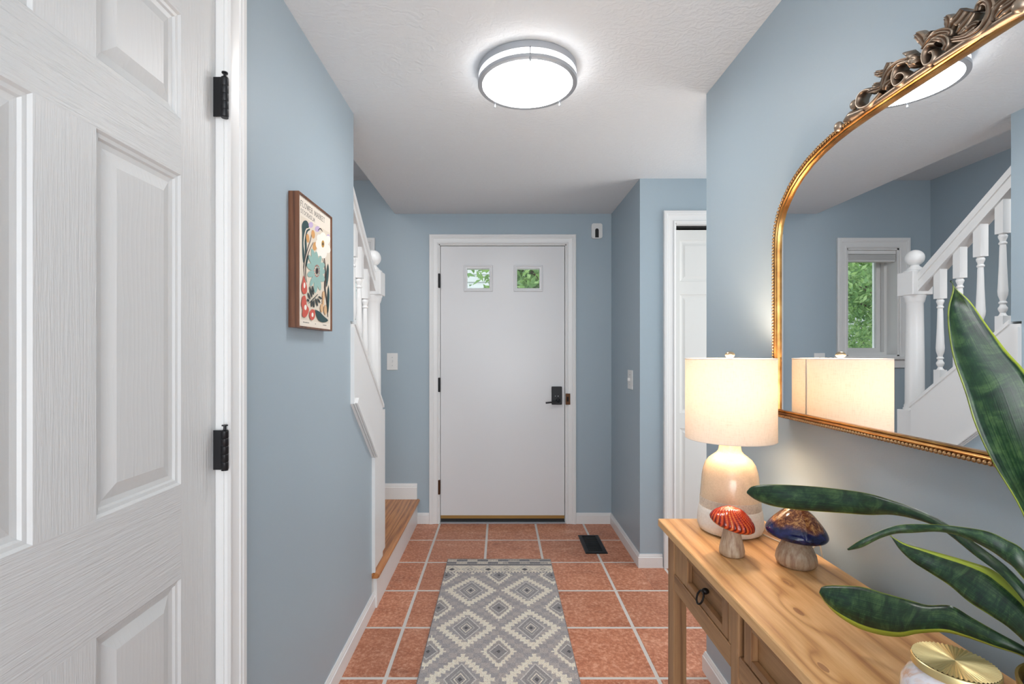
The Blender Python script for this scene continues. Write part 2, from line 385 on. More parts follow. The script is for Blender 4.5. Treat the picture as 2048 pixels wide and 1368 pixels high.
struct(obj('wall_back', join(box(XS-.1, WX0, YB, YB+.18, 0, ZU), box(WX0, WX1, YB, YB+.18, 0, WZ0), box(WX0, WX1, YB, YB+.18, WZ1, ZU),
    box(WX1, DX0, YB, YB+.18, 0, ZU), box(DX0, DX1, YB, YB+.18, DZ, ZU), box(DX1, XJ+.1, YB, YB+.18, 0, ZU)), M['blue']), 'blue wall around the front door and stair window')
struct(obj('wall_stairwell', box(XS-.1, XS, .9, YB, 0, ZU), M['blue']), 'blue outer wall of the stairwell')
struct(obj('wall_stair_end', box(XS, XL-.1, .8, .9, 0, ZU), M['blue']))
struct(obj('ceiling', join(box(-.769, XA+.1, .3, YB, H, ZU), box(XL-.1, XR+.12, YN, .3, H, ZU), box(XL-.12, -.769+.001, .3, 2.105, H, ZU)), M['ceil']), 'white textured hall ceiling')
struct(obj('ceiling_stairwell', box(XS-.1, -.5, .8, YB+.18, ZU, ZU+.1), M['ceil']), 'higher white ceiling over the stairs')

# floor: grout bed with separate tiles
fl = struct(obj('floor', join(box(XL, XR, YN, YC, -.05, -.0016), box(XL, XA, YC, YJ, -.05, -.0016), box(XL, XJ, YJ, YB, -.05, -.0016)), M['grout']), 'terracotta tiled floor with light grey grout')
G = 0.0075; PX, PY = .3495, .350
share = {}
regions = [(XL, XR, YN, YC), (XR, XA, YC, YJ), (XL, XR, YC, YJ), (XL, XJ, YJ, YB)]
for i in range(-1, 8):
    for j in range(-1, 15):
        x0 = -.44+PX*i+G; x1 = x0+PX-2*G; y1 = 3.307-PY*j-G; y0 = y1-PY+2*G
        if j == -1: y1 = YB; y0 = 3.307+G
        # floor outline: hall, alcove and vestibule
        ym = (y0+y1)/2; lo = XL
        if y0 > 2.43: lo = -.612
        hi = XA if (y0+y1)/2 > YC and (y0+y1)/2 < YJ else (XR if ym <= YC else XJ)
        if ym < YC+.2 and ym > YC-.2: # row crossing the wall end is cut in two pieces
            pieces = [(lo, XR, y0, y1), (XR, XA, max(y0, YC), y1)]
        elif abs(ym-YJ) < .2: pieces = [(lo, XJ, y0, y1), (XJ, XA, y0, min(y1, YJ))]
        else: pieces = [(lo, hi, y0, y1)]
        # merge pieces that form an uncut tile
        out = []
        for (a, b, c_, d) in pieces:
            X0, X1 = max(x0, a), min(x1, b)
            if X1-X0 > .012 and d-c_ > .012: out.append([X0, X1, max(c_, YN), d])
        if len(out) == 2 and abs(out[0][2]-out[1][2]) < 1e-6 and abs(out[0][3]-out[1][3]) < 1e-6 and abs(out[0][1]-out[1][0]) < 1e-6:
            out = [[out[0][0], out[1][1], out[0][2], out[0][3]]]
        for X0, X1, Y0, Y1 in out:
            wd, dp = round(X1-X0, 4), round(Y1-Y0, 4)
            if (wd, dp) not in share: share[(wd, dp)] = mesh(*box(-wd/2, wd/2, -dp/2, dp/2, -.012, 0, .0010), 'tile')
            link('tile', share[(wd, dp)], M['tile'], fl, loc=((X0+X1)/2, (Y0+Y1)/2, random.uniform(-.0006, .0004)))

# baseboards
BB = [(0, 0), (0, .012), (.060, .012), (.063, .009), (.068, .009), (.074, .006), (.079, .005), (.079, 0)]   # (height, thickness)
def baseboard(name, path, height_scale=1.0, z0=0.0):
    # path in plan; board stands on the left of the travel direction
    prof = [(t, h*height_scale) for h, t in BB]
    return struct(autosmooth(obj(name, sweep(path, prof, lambda a, b, t: (a, b, z0+t)), M['trim']), 20))
baseboard('baseboard_left', [(XL, 2.43), (XL, 1.186)])
baseboard('baseboard_left_near', [(XL, .27), (XL, YN)])
baseboard('baseboard_right', [(XR, YN), (XR, YC), (XR+.12, YC), (XA, YC)][:3])
baseboard('baseboard_alcove', [(XA, YC), (XA, YJ), (OX1+.08, YJ)])
baseboard('baseboard_jog', [(.946, YJ), (XJ, YJ), (XJ, YB), (.552, YB)])
baseboard('baseboard_back', [(-.515, YB), (-.612, YB)])
# casings
CAS = [(0, 0), (0, .008), (.006, .012), (.010, .012), (.013, .008), (.022, .009), (.040, .013), (.043, .016), (.050, .016), (.053, .018), (.066, .018), (.070, .015), (.070, 0)]
def casing(name, path, to3, w=.070, parent=None, sign=1):
    pr = [(sign*u*w/.07, t) for u, t in CAS]
    o = autosmooth(obj(name, sweep(path, pr, to3), M['trim'], parent), 20); return o
# front door -----------------------------------------------------------------
struct(casing('trim_2', [(DX0, 0), (DX0, DZ), (DX1, DZ), (DX1, 0)], lambda a, b, t: (a, YB-t, b)), 'white moulded casing of the front door')
d = struct(empty('door_1', ((DX0+DX1)/2, YB+.03, 0)), 'plain white front door with two small square windows')
DY = YB+.012; sx0, sx1, sz0, sz1 = -.436, .474, .052, 2.033
W1 = (-.265, -.053); W2 = (.101, .314); WB, WT = 1.700, 1.893   # outer frames of the lites
GW1 = (-.240, -.082); GW2 = (.125, .287); gb, gt = 1.727, 1.862
fr = [box(sx0, GW1[0]-.005, DY, DY+.044, sz0, sz1), box(GW1[1]+.005, GW2[0]-.005, DY, DY+.044, sz0, sz1), box(GW2[1]+.005, sx1, DY, DY+.044, sz0, sz1)]
for g_ in (GW1, GW2):
    fr += [box(g_[0]-.005, g_[1]+.005, DY, DY+.044, sz0, gb-.005), box(g_[0]-.005, g_[1]+.005, DY, DY+.044, gt+.005, sz1)]
obj('door_slab', join(*fr), M['front'], d)
for W_, g_ in ((W1, GW1), (W2, GW2)):
    pf = [(0, -.004), (0, .007), (.004, .010), (.010, .010), (.014, .006), (.022, .005), (.025, .002), (.025, -.004)]
    path = [(W_[0], WB), (W_[1], WB), (W_[1], WT), (W_[0], WT)]
    wf = autosmooth(obj('lite_frame', sweep(path, pf, lambda a, b, t: (a, DY-t, b), closed=True), M['front'], d), 20)
    obj('window_pane', box(g_[0]-.004, g_[1]+.004, DY+.018, DY+.022, gb-.004, gt+.004), M['glass'], wf)
# stops + jambs
struct(obj('trim_1', join(box(DX0, DX0+.008, YB, YB+.18, 0, DZ), box(DX1-.008, DX1, YB, YB+.18, 0, DZ), box(DX0, DX1, YB, YB+.18, DZ-.008, DZ),
     box(DX0+.008, DX0+.02, YB+.06, YB+.09, 0, DZ-.01), box(DX1-.02, DX1-.008, YB+.06, YB+.09, 0, DZ-.01)), M['trim']))
obj('door_sweep', box(sx0, sx1, DY-.004, DY, .034, .056), M['brass'], d)
obj('rubber_seal', box(sx0, sx1, DY, DY+.02, .012, .052), M['rubber'], d)
struct(obj('trim_3', box(DX0+.008, DX1-.008, YB-.01, YB+.18, 0, .010, .002), M['nickel']), 'thin metal threshold under the front door')
for zc, mt in ((1.777, 'black'), (1.016, 'black'), (.268, 'bronze')):
    hg = obj('hinge', join(lathe([(0, -.052), (.0075, -.052), (.0085, -.048), (.0085, .048), (.0075, .052), (0, .052)], DX0+.002, YB-.008, 14, zc), box(DX0-.006, DX0+.010, YB-.006, YB+.006, zc-.05, zc+.05)), M[mt], d)
lk = obj('lock_body', box(.378, .453, DY-.026, DY, .871, 1.003, .004), M['black'], d)
rs = obj('handle_rose', (lambda vf: ([(x, DY-.026-(z-0), y) for x, y, z in vf[0]], vf[1]))(lathe([(0, .014), (.014, .014), (.016, .010), (.017, 0)], .424, .902, 20)), M['black'], lk, smooth=True)
lv = autosmooth(obj('door_lever', tube(spline([(.424, DY-.038, .902), (.424, DY-.055, .901), (.405, DY-.062, .896), (.38, DY-.062, .893), (.33, DY-.060, .888)]), .0062, 10), M['black'], d), 50)
for dx in (.404, .424):
    obj('indicator', ball((dx, DY-.0265, .934), .0032, 8), M['dot'], lk)
sk = obj('strike_plate', join(box(.478, .512, YB-.0195, YB-.017, .872, .953, .001)), M['bronze'], d)
obj('strike_hole', box(.486, .500, YB-.021, YB-.0185, .895, .93), M['darkgap'], sk)
# closet folding door ---------------------------------------------------------
struct(casing('trim_5', [(OX0, 0), (OX0, OZ), (OX1, OZ), (OX1, 0)], lambda a, b, t: (a, YJ-t, b)), 'white moulded casing of the closet')
struct(obj('trim_4', join(box(OX0, OX0+.006, YJ, YJ+.1, 0, OZ), box(OX1-.006, OX1, YJ, YJ+.1, 0, OZ), box(OX0, OX1, YJ, YJ+.1, OZ-.008, OZ)), M['trim']))
PAN = [(0, 0), (.004, .0045), (.010, .0055), (.013, .0095), (.019, .0105), (.022, .011), (.046, .0035), (.048, .0035)]
PAN2 = [(0, 0), (.003, .004), (.009, .005), (.012, .007), (.020, .007), (.032, .002), (.034, .002)]
def raised(a0, a1, b0, b1, prof, to3, extra=()):
    V = []; F = []
    for (i, dpt) in prof:
        for (a, b) in ((a0+i, b0+i), (a1-i, b0+i), (a1-i, b1-i), (a0+i, b1-i)): V.append(to3(a, b, dpt))
    n = len(prof)
    for k_ in range(n-1):
        for q in range(4): F.append((k_*4+q, k_*4+(q+1) % 4, (k_+1)*4+(q+1) % 4, (k_+1)*4+q))
    F.append(((n-1)*4, (n-1)*4+1, (n-1)*4+2, (n-1)*4+3)); return V, F
cdo = struct(empty('door_2', ((OX0+OX1)/2, YJ+.05, 0)), 'white panelled folding closet door')
CY = YJ+.035
rows = [(.20, .805), (.896, 1.596), (1.672, 1.915)]
leafw = (OX1-OX0-.022)/2
obj('head_gap_shade', box(OX0+.008, OX1-.008, CY, CY+.03, OZ-.032, OZ-.01), M['darkgap'], cdo)  # dark strip painting the shaded gap above the leaves
obj('pivot_pin', lathe([(0, 0), (.004, 0), (.004, .02), (0, .02)], OX0+.03, CY+.004, 10, OZ-.03), M['nickel'], cdo)
for q in range(2):
    a0 = OX0+.010+q*(leafw+.003); a1 = a0+leafw; st = .030
    top = 1.984
    lf = obj('door_leaf', join(box(a0, a1, CY+.0125, CY+.030, .012, top)), M['trim2'], cdo)
    obj('stile', box(a0, a0+st, CY, CY+.0125, .012, top), M['trim2'], lf)
    obj('stile', box(a1-st, a1, CY, CY+.0125, .012, top), M['trim2'], lf)
    zs = [.012]+[z for r in rows for z in r]+[top]
    for r_ in range(4): obj('rail', box(a0+st, a1-st, CY, CY+.0125, zs[2*r_], zs[2*r_+1]), M['trim2'], lf)
    for (b0, b1) in rows:
        obj('raised_panel', raised(a0+st, a1-st, b0, b1, PAN2, lambda a, b, t: (a, CY+t, b)), M['trim2'], lf)
# left six panel door -----------------------------------------------------------
struct(casing('trim_7', [(1.117, 0), (1.117, 2.068), (.345, 2.068), (.345, 0)], lambda a, b, t: (XL+t, a, b), sign=-1), 'white moulded casing of the nearest door')
struct(obj('trim_6', join(box(XL-.1, XL+.001, 1.114, 1.117, 0, 2.068), box(XL-.1, XL+.001, .345, .348, 0, 2.068), box(XL-.1, XL+.001, .345, 1.117, 2.065, 2.068),
    box(XL-.075, XL-.06, 1.098, 1.114, 0, 2.065), box(XL-.075, XL-.06, .348, .364, 0, 2.065)), M['trim']))
ld = struct(empty('door_3', (XL-.04, .73, 0)), 'white wood-grained six panel door nearest the camera')
FX = -.640; a0, a1 = .350, 1.1116; cols_ = [(.470, .678), (.785, .993)]
rows6 = [(.24, .802), (.991, 1.611), (1.723, 1.933)]; top = 2.060
toL = lambda a, b, t: (FX-t, a, b)
obj('door_core', box(FX-.035, FX-.0112, a0, a1, .012, top), M['grv'], ld)
for (p, q) in ((a0, cols_[0][0]), (cols_[1][1], a1)): obj('stile', box(FX-.0115, FX, p, q, .012, top), M['grv'], ld)
zs = [.012]+[z for r in rows6 for z in r]+[top]
for r_ in range(4): obj('rail', box(FX-.0115, FX-.00005, cols_[0][0], cols_[1][1], zs[2*r_], zs[2*r_+1]), M['grh'], ld)
for (b0, b1) in rows6:
    obj('mullion', box(FX-.0115, FX-.0001, cols_[0][1], cols_[1][0], b0, b1), M['grv'], ld)
    for (p, q) in cols_: obj('raised_panel', raised(p, q, b0, b1, PAN, toL), M['grp'], ld)
for zc in (1.826, 1.037, .25):
    hx, hy = -.616, 1.108
    pr = [(0, -.046), (.0075, -.046)]
    for s_ in range(5):
        z0_ = -.044+s_*.0175; pr += [(.0068, z0_), (.0078, z0_+.0012), (.0078, z0_+.0163), (.0068, z0_+.0174)]
    pr += [(.0075, .044), (.003, .045), (.003, .053), (.0065, .0535), (.0065, .056), (0, .057)]
    hg = autosmooth(obj('hinge', lathe(pr, hx, hy, 16, zc), M['black'], ld), 40)
    obj('hinge_leaf', box(FX, hx, hy-.0035, hy-.001, zc-.044, zc+.044), M['black'], hg)

# stairwell window ---------------------------------------------------------------
struct(casing('trim_8', [(WX0, WZ0), (WX0, WZ1), (WX1, WZ1), (WX1, WZ0)], lambda a, b, t: (a, YB-t, b), w=.074), 'white moulded casing of the stair window')
wn = struct(empty('window_1', ((WX0+WX1)/2, YB+.1, WZ0)), 'white casement window on the stair landing')
obj('window_sill', box(WX0-.09, WX1+.09, YB-.035, YB+.01, WZ0-.022, WZ0+.002, .004), M['trim'], wn)
obj('window_apron', box(WX0-.074, WX1+.074, YB-.014, YB, WZ0-.082, WZ0-.022, .003), M['trim'], wn)
obj('window_jamb', join(box(WX0, WX0+.012, YB, YB+.18, WZ0, WZ1), box(WX1-.012, WX1, YB, YB+.18, WZ0, WZ1), box(WX0, WX1, YB, YB+.18, WZ1-.012, WZ1), box(WX0, WX1, YB, YB+.18, WZ0, WZ0+.012)), M['trim'], wn)
for (dy, wd, t) in ((.10, .020, .03), (.135, .052, .04)):
    i0, i1, j0, j1 = WX0+.012, WX1-.012, WZ0+.012, WZ1-.012
    sf = obj('window_sash', join(box(i0, i0+wd, YB+dy, YB+dy+t, j0, j1), box(i1-wd, i1, YB+dy, YB+dy+t, j0, j1), box(i0+wd, i1-wd, YB+dy, YB+dy+t, j0, j0+wd), box(i0+wd, i1-wd, YB+dy, YB+dy+t, j1-wd, j1)), M['trim'], wn)
obj('window_pane', box(WX0+.06, WX1-.06, YB+.152, YB+.156, WZ0+.06, WZ1-.06), M['glass'], sf)
bl = empty('window_blind', ((WX0+WX1)/2, YB+.03, WZ1-.012), 'raised white slatted blind at the top of the stair window', 'blind')
obj('headrail', box(WX0+.014, WX1-.014, YB+.012, YB+.055, WZ1-.040, WZ1-.013), M['plastic'], bl)
for i in range(8): obj('slat', box(WX0+.016, WX1-.016, YB+.010, YB+.058, WZ1-.0475-.0055*i, WZ1-.0442-.0055*i), M['plastic'], bl)
obj('bottom_rail', box(WX0+.016, WX1-.016, YB+.012, YB+.056, WZ1-.096, WZ1-.0862, .002), M['plastic'], bl)

# ------------------------------------------------------------------ stairs, landing and balustrade
LY0 = 2.43
ln = struct(empty('trim_9', (-.61, LY0, 0)), 'oak landing with white riser beside the hall floor')
obj('riser', box(-.623, -.604, LY0, YB, 0, .154), M['trim'], ln)
obj('landing_base', box(XS, -.624, 2.62, YB, 0, .160), M['trim2'], ln)
obj('landing_base', box(-.724, -.624, 2.406, 2.62, 0, .160), M['trim2'], ln)
nose = [(-.640, .1605), (-.640, .180), (-.600, .180), (-.592, .178), (-.587, .173), (-.586, .167), (-.588, .160), (-.594, .156), (-.602, .1545), (-.622, .1545), (-.622, .1605)]
autosmooth(obj('nosing', prism(nose, 'y', 2.405, YB-.001), M['oak'], ln), 40)
for i in range(11):
    x1 = -.641-.0865*i; obj('floorboard', box(x1-.0855, x1, 2.722 if i == 0 else 2.66, YB-.001, .160, .180, .0008), M['oak'], ln)
struct(obj('baseboard_landing', sweep([(-.606, YB), (XS, YB), (XS, 2.7)], [(t, h*1.45) for h, t in BB], lambda a, b, t: (a, b, .18+t)), M['trim']))
RY0 = 2.62
st = empty('staircase', (-1.16, RY0, .18), 'white sided staircase with oak treads rising from the landing toward the camera', 'staircase')
struct_st = st
ztop = lambda Y: .93+.80*(2.66-Y)
knee = [(2.405, .18), (2.615, .18), (2.615, ztop(2.615)), (2.105, ztop(2.105)), (2.062, ztop(2.105)), (2.062, 1.039), (2.405, .742)]
obj('skirt_panel', prism(knee, 'x', -.722, -.619), M['trim'], st)
# mouldings at the edge of the white panel
for (p, q) in (((2.062, 1.040), (2.405, .742)),):
    dx, dy = q[0]-p[0], q[1]-p[1]; L_ = math.hypot(dx, dy); nx, ny = -dy/L_, dx/L_
    for (o0, xa, xb) in ((.0, .0, .007), (.006, .007, .0095), (.001, .0095, .0165), (.007, .0165, .019), (.003, .019, .026)):
        o1 = .032
        obj('edge_moulding', prism([(p[0]+nx*o0, p[1]+ny*o0), (q[0]+nx*o0, q[1]+ny*o0), (q[0]+nx*o1, q[1]+ny*o1), (p[0]+nx*o1, p[1]+ny*o1)], 'x', -.619+xa, -.619+xb), M['trim'], st)
for (o0, o1, t) in ((.0, .012, .012), (.012, .026, .006)):
    obj('edge_moulding', box(-.619, -.619+t, 2.405+o0, 2.405+o1, .183, .742), M['trim'], st)
    obj('edge_moulding', box(-.619, -.619+t, 2.062+o0, 2.062+o1, 1.040, 1.36), M['trim'], st)
capz = [(2.62, ztop(2.62)), (2.105, ztop(2.105)), (2.105, ztop(2.105)+.018), (2.62, ztop(2.62)+.018)]
obj('skirt_cap', prism(capz, 'x', -.728, -.612), M['trim'], st)
for i in range(7):
    y1 = RY0-.238*i; z0 = .18+.19*i
    if z0+.19 > 1.6: break
    obj('riser', box(XS+.002, -.726, y1-.018, y1, z0, z0+.165), M['trim'], st)
    obj('tread', box(XS+.002, -.726, max(y1-.262, .905), y1+.025, z0+.165, z0+.19, .004), M['oak'], st)
# newel
NX, NY = -.685, 2.668
nw = empty('newel_post', (NX, NY, .18), 'white turned newel post with a ball finial at the foot of the stairs', 'newel post')
obj('newel_base', box(NX-.054, NX+.054, NY-.053, NY+.053, .181, .943, .003), M['trim'], nw)
pr = [(0, 0), (.050, 0), (.051, .008), (.046, .016), (.047, .024), (.043, .032), (.0425, .04), (.042, .25), (.040, .42), (.0375, .575), (.041, .580), (.044, .590), (.047, .604), (.051, .612), (.051, .617), (0, .617)]
autosmooth(obj('column', lathe(pr, NX, NY, 32, .943), M['trim'], nw), 40)
obj('newel_block', box(NX-.054, NX+.054, NY-.053, NY+.053, 1.560, 1.686, .004), M['trim'], nw)
pr = [(0, 0), (.048, 0), (.049, .006), (.043, .010), (.034, .016), (.032, .022), (.026, .026), (.020, .034)]
for i in range(1, 20):
    a = PI*(1-i/20)*0.86+.0; pr.append((.0435*math.sin(a), .074-.0435*math.cos(PI-a)*-1 if False else .074+.0435*(-math.cos(PI*.14+ (PI*.86)*i/20))))
pr = pr[:8]+[(.0435*math.sin(PI*.14+PI*.86*i/20), .076-.0435*math.cos(PI*.14+PI*.86*i/20)) for i in range(0, 21)]
autosmooth(obj('ball_finial', lathe(pr, NX, NY, 32, 1.686), M['trim'], nw), 50)
# handrail
rz = lambda Y: 1.694+.817*(2.593-Y)
hr = empty('handrail', (NX, 2.6, rz(2.6)-.05), 'white sloping handrail running up from the newel post', 'handrail')
y0_, y1_ = 2.104, 2.616
def rail(x0, x1, za, zb, nm):
    obj(nm, prism([(y1_, rz(y1_)+za), (y0_, rz(y0_)+za), (y0_, rz(y0_)+zb), (y1_, rz(y1_)+zb)], 'x', x0, x1), M['trim'], hr)
rail(NX-.030, NX+.030, -.042, -.006, 'rail_top'); rail(NX-.022, NX+.022, -.006, 0, 'rail_crown'); rail(NX-.022, NX+.022, -.075, -.042, 'rail_neck'); rail(NX-.028, NX+.028, -.098, -.075, 'rail_base')
names = ['first white turned baluster next to the newel post', 'second white turned baluster up from the newel post', 'third white turned baluster up from the newel post', 'fourth white turned baluster up from the newel post, last before the wall end']
for i, Y in enumerate((2.513, 2.405, 2.302, 2.200)):
    zb = ztop(Y)+.018; zt = rz(Y)-.098; b0 = zb+.10; b1 = zt-.135
    b = empty('baluster', (NX, Y, zb), names[i], 'baluster', 'balusters of the staircase')
    s_ = .0185; dz = s_*.817
    def blk(zlo, zhi, lo_slope, hi_slope):
        V = [(NX-s_, Y-s_, zlo+(dz*lo_slope)), (NX+s_, Y-s_, zlo+dz*lo_slope), (NX+s_, Y+s_, zlo-dz*lo_slope), (NX-s_, Y+s_, zlo-dz*lo_slope),
             (NX-s_, Y-s_, zhi+(dz*hi_slope)), (NX+s_, Y-s_, zhi+dz*hi_slope), (NX+s_, Y+s_, zhi-dz*hi_slope), (NX-s_, Y+s_, zhi-dz*hi_slope)]
        return V, [(0, 3, 2, 1), (4, 5, 6, 7), (0, 1, 5, 4), (1, 2, 6, 5), (2, 3, 7, 6), (3, 0, 4, 7)]
    obj('bottom_block', blk(zb+.001, b0, 1, 0), M['trim'], b); obj('top_block', blk(b1, zt-.001, 0, 1), M['trim'], b)
    L_ = b1-b0
    pr = [(0, 0), (.0165, 0), (.012, .006), (.0095, .014), (.013, .020), (.0165, .030), (.0165, .036), (.011, .046), (.010, .052), (.0145, .056), (.0145, .062), (.010, .066), (.011, .074), (.0165, .092), (.018, .11), (.0165, .14),
          (.0135, L_*.6), (.0115, L_-.06), (.0105, L_-.05), (.0145, L_-.046), (.0145, L_-.040), (.0105, L_-.036), (.0115, L_-.028), (.0155, L_-.018), (.0165, L_-.010), (.0125, L_-.004), (.015, L_), (0, L_)]
    autosmooth(obj('turned_shaft', lathe(pr, NX, Y, 20, b0), M['trim'], b), 45)

# ================================================================== CEILING LIGHT
LX, LYc = .098, 1.777
cl = empty('ceiling_light', (LX, LYc, H), 'round flush ceiling light with two brushed nickel bands and glowing white diffuser', 'ceiling light')
def ring(ro, ri, z0, z1): return lathe([(ri, z0), (ro-.001, z0), (ro, z0+.001), (ro, z1-.001), (ro-.001, z1), (ri, z1), (ri, z0)], LX, LYc, 72)
autosmooth(obj('upper_band', ring(.176, .168, 2.243, 2.266), M['nickel'], cl), 30)
obj('back_pan', lathe([(0, 2.2475), (.1675, 2.2475), (.1675, H-.0005), (0, H-.0005)], LX, LYc, 64), M['plastic'], cl)
autosmooth(obj('diffuser_side', lathe([(.1645, 2.224), (.1645, 2.247)], LX, LYc, 72), M['diffs'], cl), 30)
autosmooth(obj('lower_band', ring(.177, .161, 2.211, 2.224), M['nickel'], cl), 30)
df = [(.1605, 2.2125)]+[(.1605*math.cos(PI/2*i/10), 2.2125-.012*math.sin(PI/2*i/10)) for i in range(1, 11)]
obj('diffuser', lathe(df, LX, LYc, 72), M['diff'], cl, smooth=True)
for a in (100, 232, 322):
    a = math.radians(a+170); cx, cy = LX+.1755*math.cos(a), LYc+.1755*math.sin(a)
    obj('support_post', lathe([(0, 2.198), (.0028, 2.198), (.0034, 2.2), (.0034, 2.2105), (.0018, 2.211), (.0018, 2.246), (0, 2.246)], cx, cy, 12), M['nickel'], cl, smooth=True)
# light inside the fixture comes from the emitting diffuser itself

# ================================================================== SMALL WALL FITTINGS
p = empty('light_switch', (-.788, YB, 1.186), 'white toggle light switch plate on the back wall left of the front door', 'switch')
obj('switch_plate', box(-.828, -.748, YB-.006, YB, 1.124, 1.248, .002), M['plastic'], p)
obj('toggle', box(-.793, -.783, YB-.018, YB-.006, 1.181, 1.199, .001), M['plastic'], p)
for z in (1.156, 1.216): obj('screw', ball((-.788, YB-.006, z), .003, 8), M['nickel'], p)
p = empty('light_switch', (XJ, 3.088, 1.084), 'white toggle light switch plate on the narrow side wall right of the front door', 'switch')
obj('switch_plate', box(XJ-.006, XJ, 3.035, 3.142, 1.024, 1.144, .002), M['plastic'], p)
obj('toggle', box(XJ-.020, XJ-.006, 3.083, 3.093, 1.076, 1.094, .001), M['plastic'], p)
for z in (1.054, 1.114): obj('screw', ball((XJ-.006, 3.088, z), .003, 8), M['nickel'], p)
p = empty('door_chime', (.706, YB, 2.14), 'small white rounded chime box with black arched window high beside the front door', 'chime')
def rrect(x0, x1, z0, z1, r, n=5):
    P = []
    for (cx, cz, a0_) in ((x1-r, z1-r, 0), (x0+r, z1-r, 90), (x0+r, z0+r, 180), (x1-r, z0+r, 270)):
        for i in range(n+1):
            a = math.radians(a0_+90*i/n); P.append((cx+r*math.cos(a), cz+r*math.sin(a)))
    return P
obj('chime_body', prism(rrect(.667, .746, 2.084, 2.193, .016), 'y', YB-.022, YB), M['plastic'], p)
obj('chime_window', prism([(.693, 2.090), (.719, 2.090)]+[(.706+.013*math.cos(math.radians(a)), 2.142+.014*math.sin(math.radians(a))) for a in range(0, 181, 20)], 'y', YB-.0235, YB-.022), M['rubber'], p)

# floor register
vt = empty('floor_vent', (.6, 3.23, 0), 'black slotted metal floor register near the front door', 'vent')
vx0, vx1, vy0, vy1 = .533, .672, 3.080, 3.388
obj('frame', sweep([(vx0, vy0), (vx0, vy1), (vx1, vy1), (vx1, vy0)], [(0, 0), (-.0, .002), (-.006, .005), (-.024, .005), (-.024, 0)], lambda a, b, t: (a, b, t+.0005), closed=True), M['black'], vt)
obj('grille_bed', box(vx0+.02, vx1-.02, vy0+.02, vy1-.02, .0005, .0015), M['darkgap'], vt)
for i in range(15):
    y = vy0+.034+i*.0168; obj('louvre', box(vx0+.023, vx1-.023, y-.0045, y+.0045, .0016, .0042), M['black'], vt)

# ================================================================== RUG
RX0, RX1, RY0_, RY1_ = -.317, .306, .62, 2.989
nx = 250; ny = int((RY1_-RY0_)/.0026)
xs = np.linspace(RX0, RX1, nx+1); ys = np.linspace(RY1_, RY0_, ny+1)
xc = (xs[:-1]+xs[1:])/2; yc = (ys[:-1]+ys[1:])/2
X, Y = np.meshgrid(xc, yc); U = X+.006; V_ = RY1_-Y
cream = np.array([250, 238, 220]); g1 = np.array([176, 170, 170]); g2 = np.array([192, 182, 178]); dk = np.array([104, 102, 106]); lt = np.array([222, 216, 210])
img = np.where(((np.floor(U*29)+np.floor(V_*31)) % 2 == 0)[..., None], g1, g2).astype(float)
rng = np.random.default_rng(3)
def put(mask, col): img[mask] = col
def tri(a): return np.abs((a % 1)-.5)*2
B = V_ > .19
PYr = .3525; PXr = .294
def diamonds(cx, cy, big):
    du = np.abs((U-cx+PXr*50) % PXr); du = np.minimum(du, PXr-du)
    dv = (V_-cy+PYr*50) % PYr; dv = np.minimum(dv, PYr-dv)
    return du, dv
v1 = RY1_-2.592
du, dv = diamonds(.147, v1, True)
r = du/.140+dv/.168
s = (du/.140-dv/.168)
jag = tri(s*4.5)*.15
put(B & (r < 1.02) & (r > .76-jag) & (r < .88+jag), cream)
rin = du/.0605+dv/.0925
put(B & (rin < 1.07) & (rin > .97), lt)
put(B & (rin < .97), g1*.93)
put(B & (rin < .66) & (rin > .57), lt*.9); put(B & (rin < .42) & (rin > .34), cream); put(B & (rin < .16), dk)
du, dv = diamonds(0, v1+PYr/2, False)
r = du/.072+dv/.113; s = (du/.072-dv/.113); jag = tri(s*3)*.2
put(B & (r < .90+jag) & (r > .78-jag*.4), cream)
put(B & (r <= .68), g2*.93)
rin = du/.037+dv/.050
put(B & (rin < 1.1) & (rin > .95), lt); put(B & (rin < .95), g1*.88); put(B & (rin < .25), dk)
# band of small diamonds
b2 = (V_ > .100) & (V_ <= .19)
put(b2, cream*.97)
du = np.abs((U+.2705+.1045*50) % .1045); du = np.minimum(du, .1045-du); dv = np.abs(V_-.146)
r = du/.052+dv/.050; idx = np.floor((U+.2705+.05225+.1045*50)/.1045) % 2
put(b2 & (r > .86) & (r < .96), g1); put(b2 & (r > .60) & (r < .68), g1); put(b2 & (r < .36) & (idx == 0), dk); put(b2 & (r < .36) & (r > .20) & (idx == 1), g1*.8)
put(b2 & (V_ > .176) & (tri(U/.018) > .5), g1*.9)
put((V_ > .078) & (V_ <= .092), dk*1.1); put((V_ > .092) & (V_ <= .100), g2)
for (v0, v1_, off) in ((.010, .040, 0), (.044, .073, 1)):
    m = (V_ > v0) & (V_ <= v1_); put(m, cream*.95); cell = (np.floor((U+.5)/.062)+off) % 2 == 0
    put(m & cell & (V_ > v0+.003) & (V_ < v1_-.003), dk*1.25)
    put(m & ~cell & (tri((U+.5)/.0075) > .55) & (V_ > v0+.003) & (V_ < v1_-.003), g1*.8)
put((V_ <= .010) | (U < RX0+.006+.006) | (U > RX1+.006-.006), g1*.85)
img *= (1+.05*rng.standard_normal(img.shape[:2]))[..., None]
img = np.clip(img/255, 0, 1); lin = np.where(img <= .04045, img/12.92, ((img+.055)/1.055)**2.4)
zz = .0075+.0006*rng.random((ny+1, nx+1)); zz[0] = zz[-1] = .001; zz[:, 0] = zz[:, -1] = .001
GX, GY = np.meshgrid(xs, ys); vv_ = np.stack([GX, GY, zz], -1).reshape(-1, 3)
ii = (np.arange(ny)[:, None]*(nx+1)+np.arange(nx)[None]).reshape(-1)
ff_ = np.stack([ii, ii+nx+1, ii+nx+2, ii+1], -1)
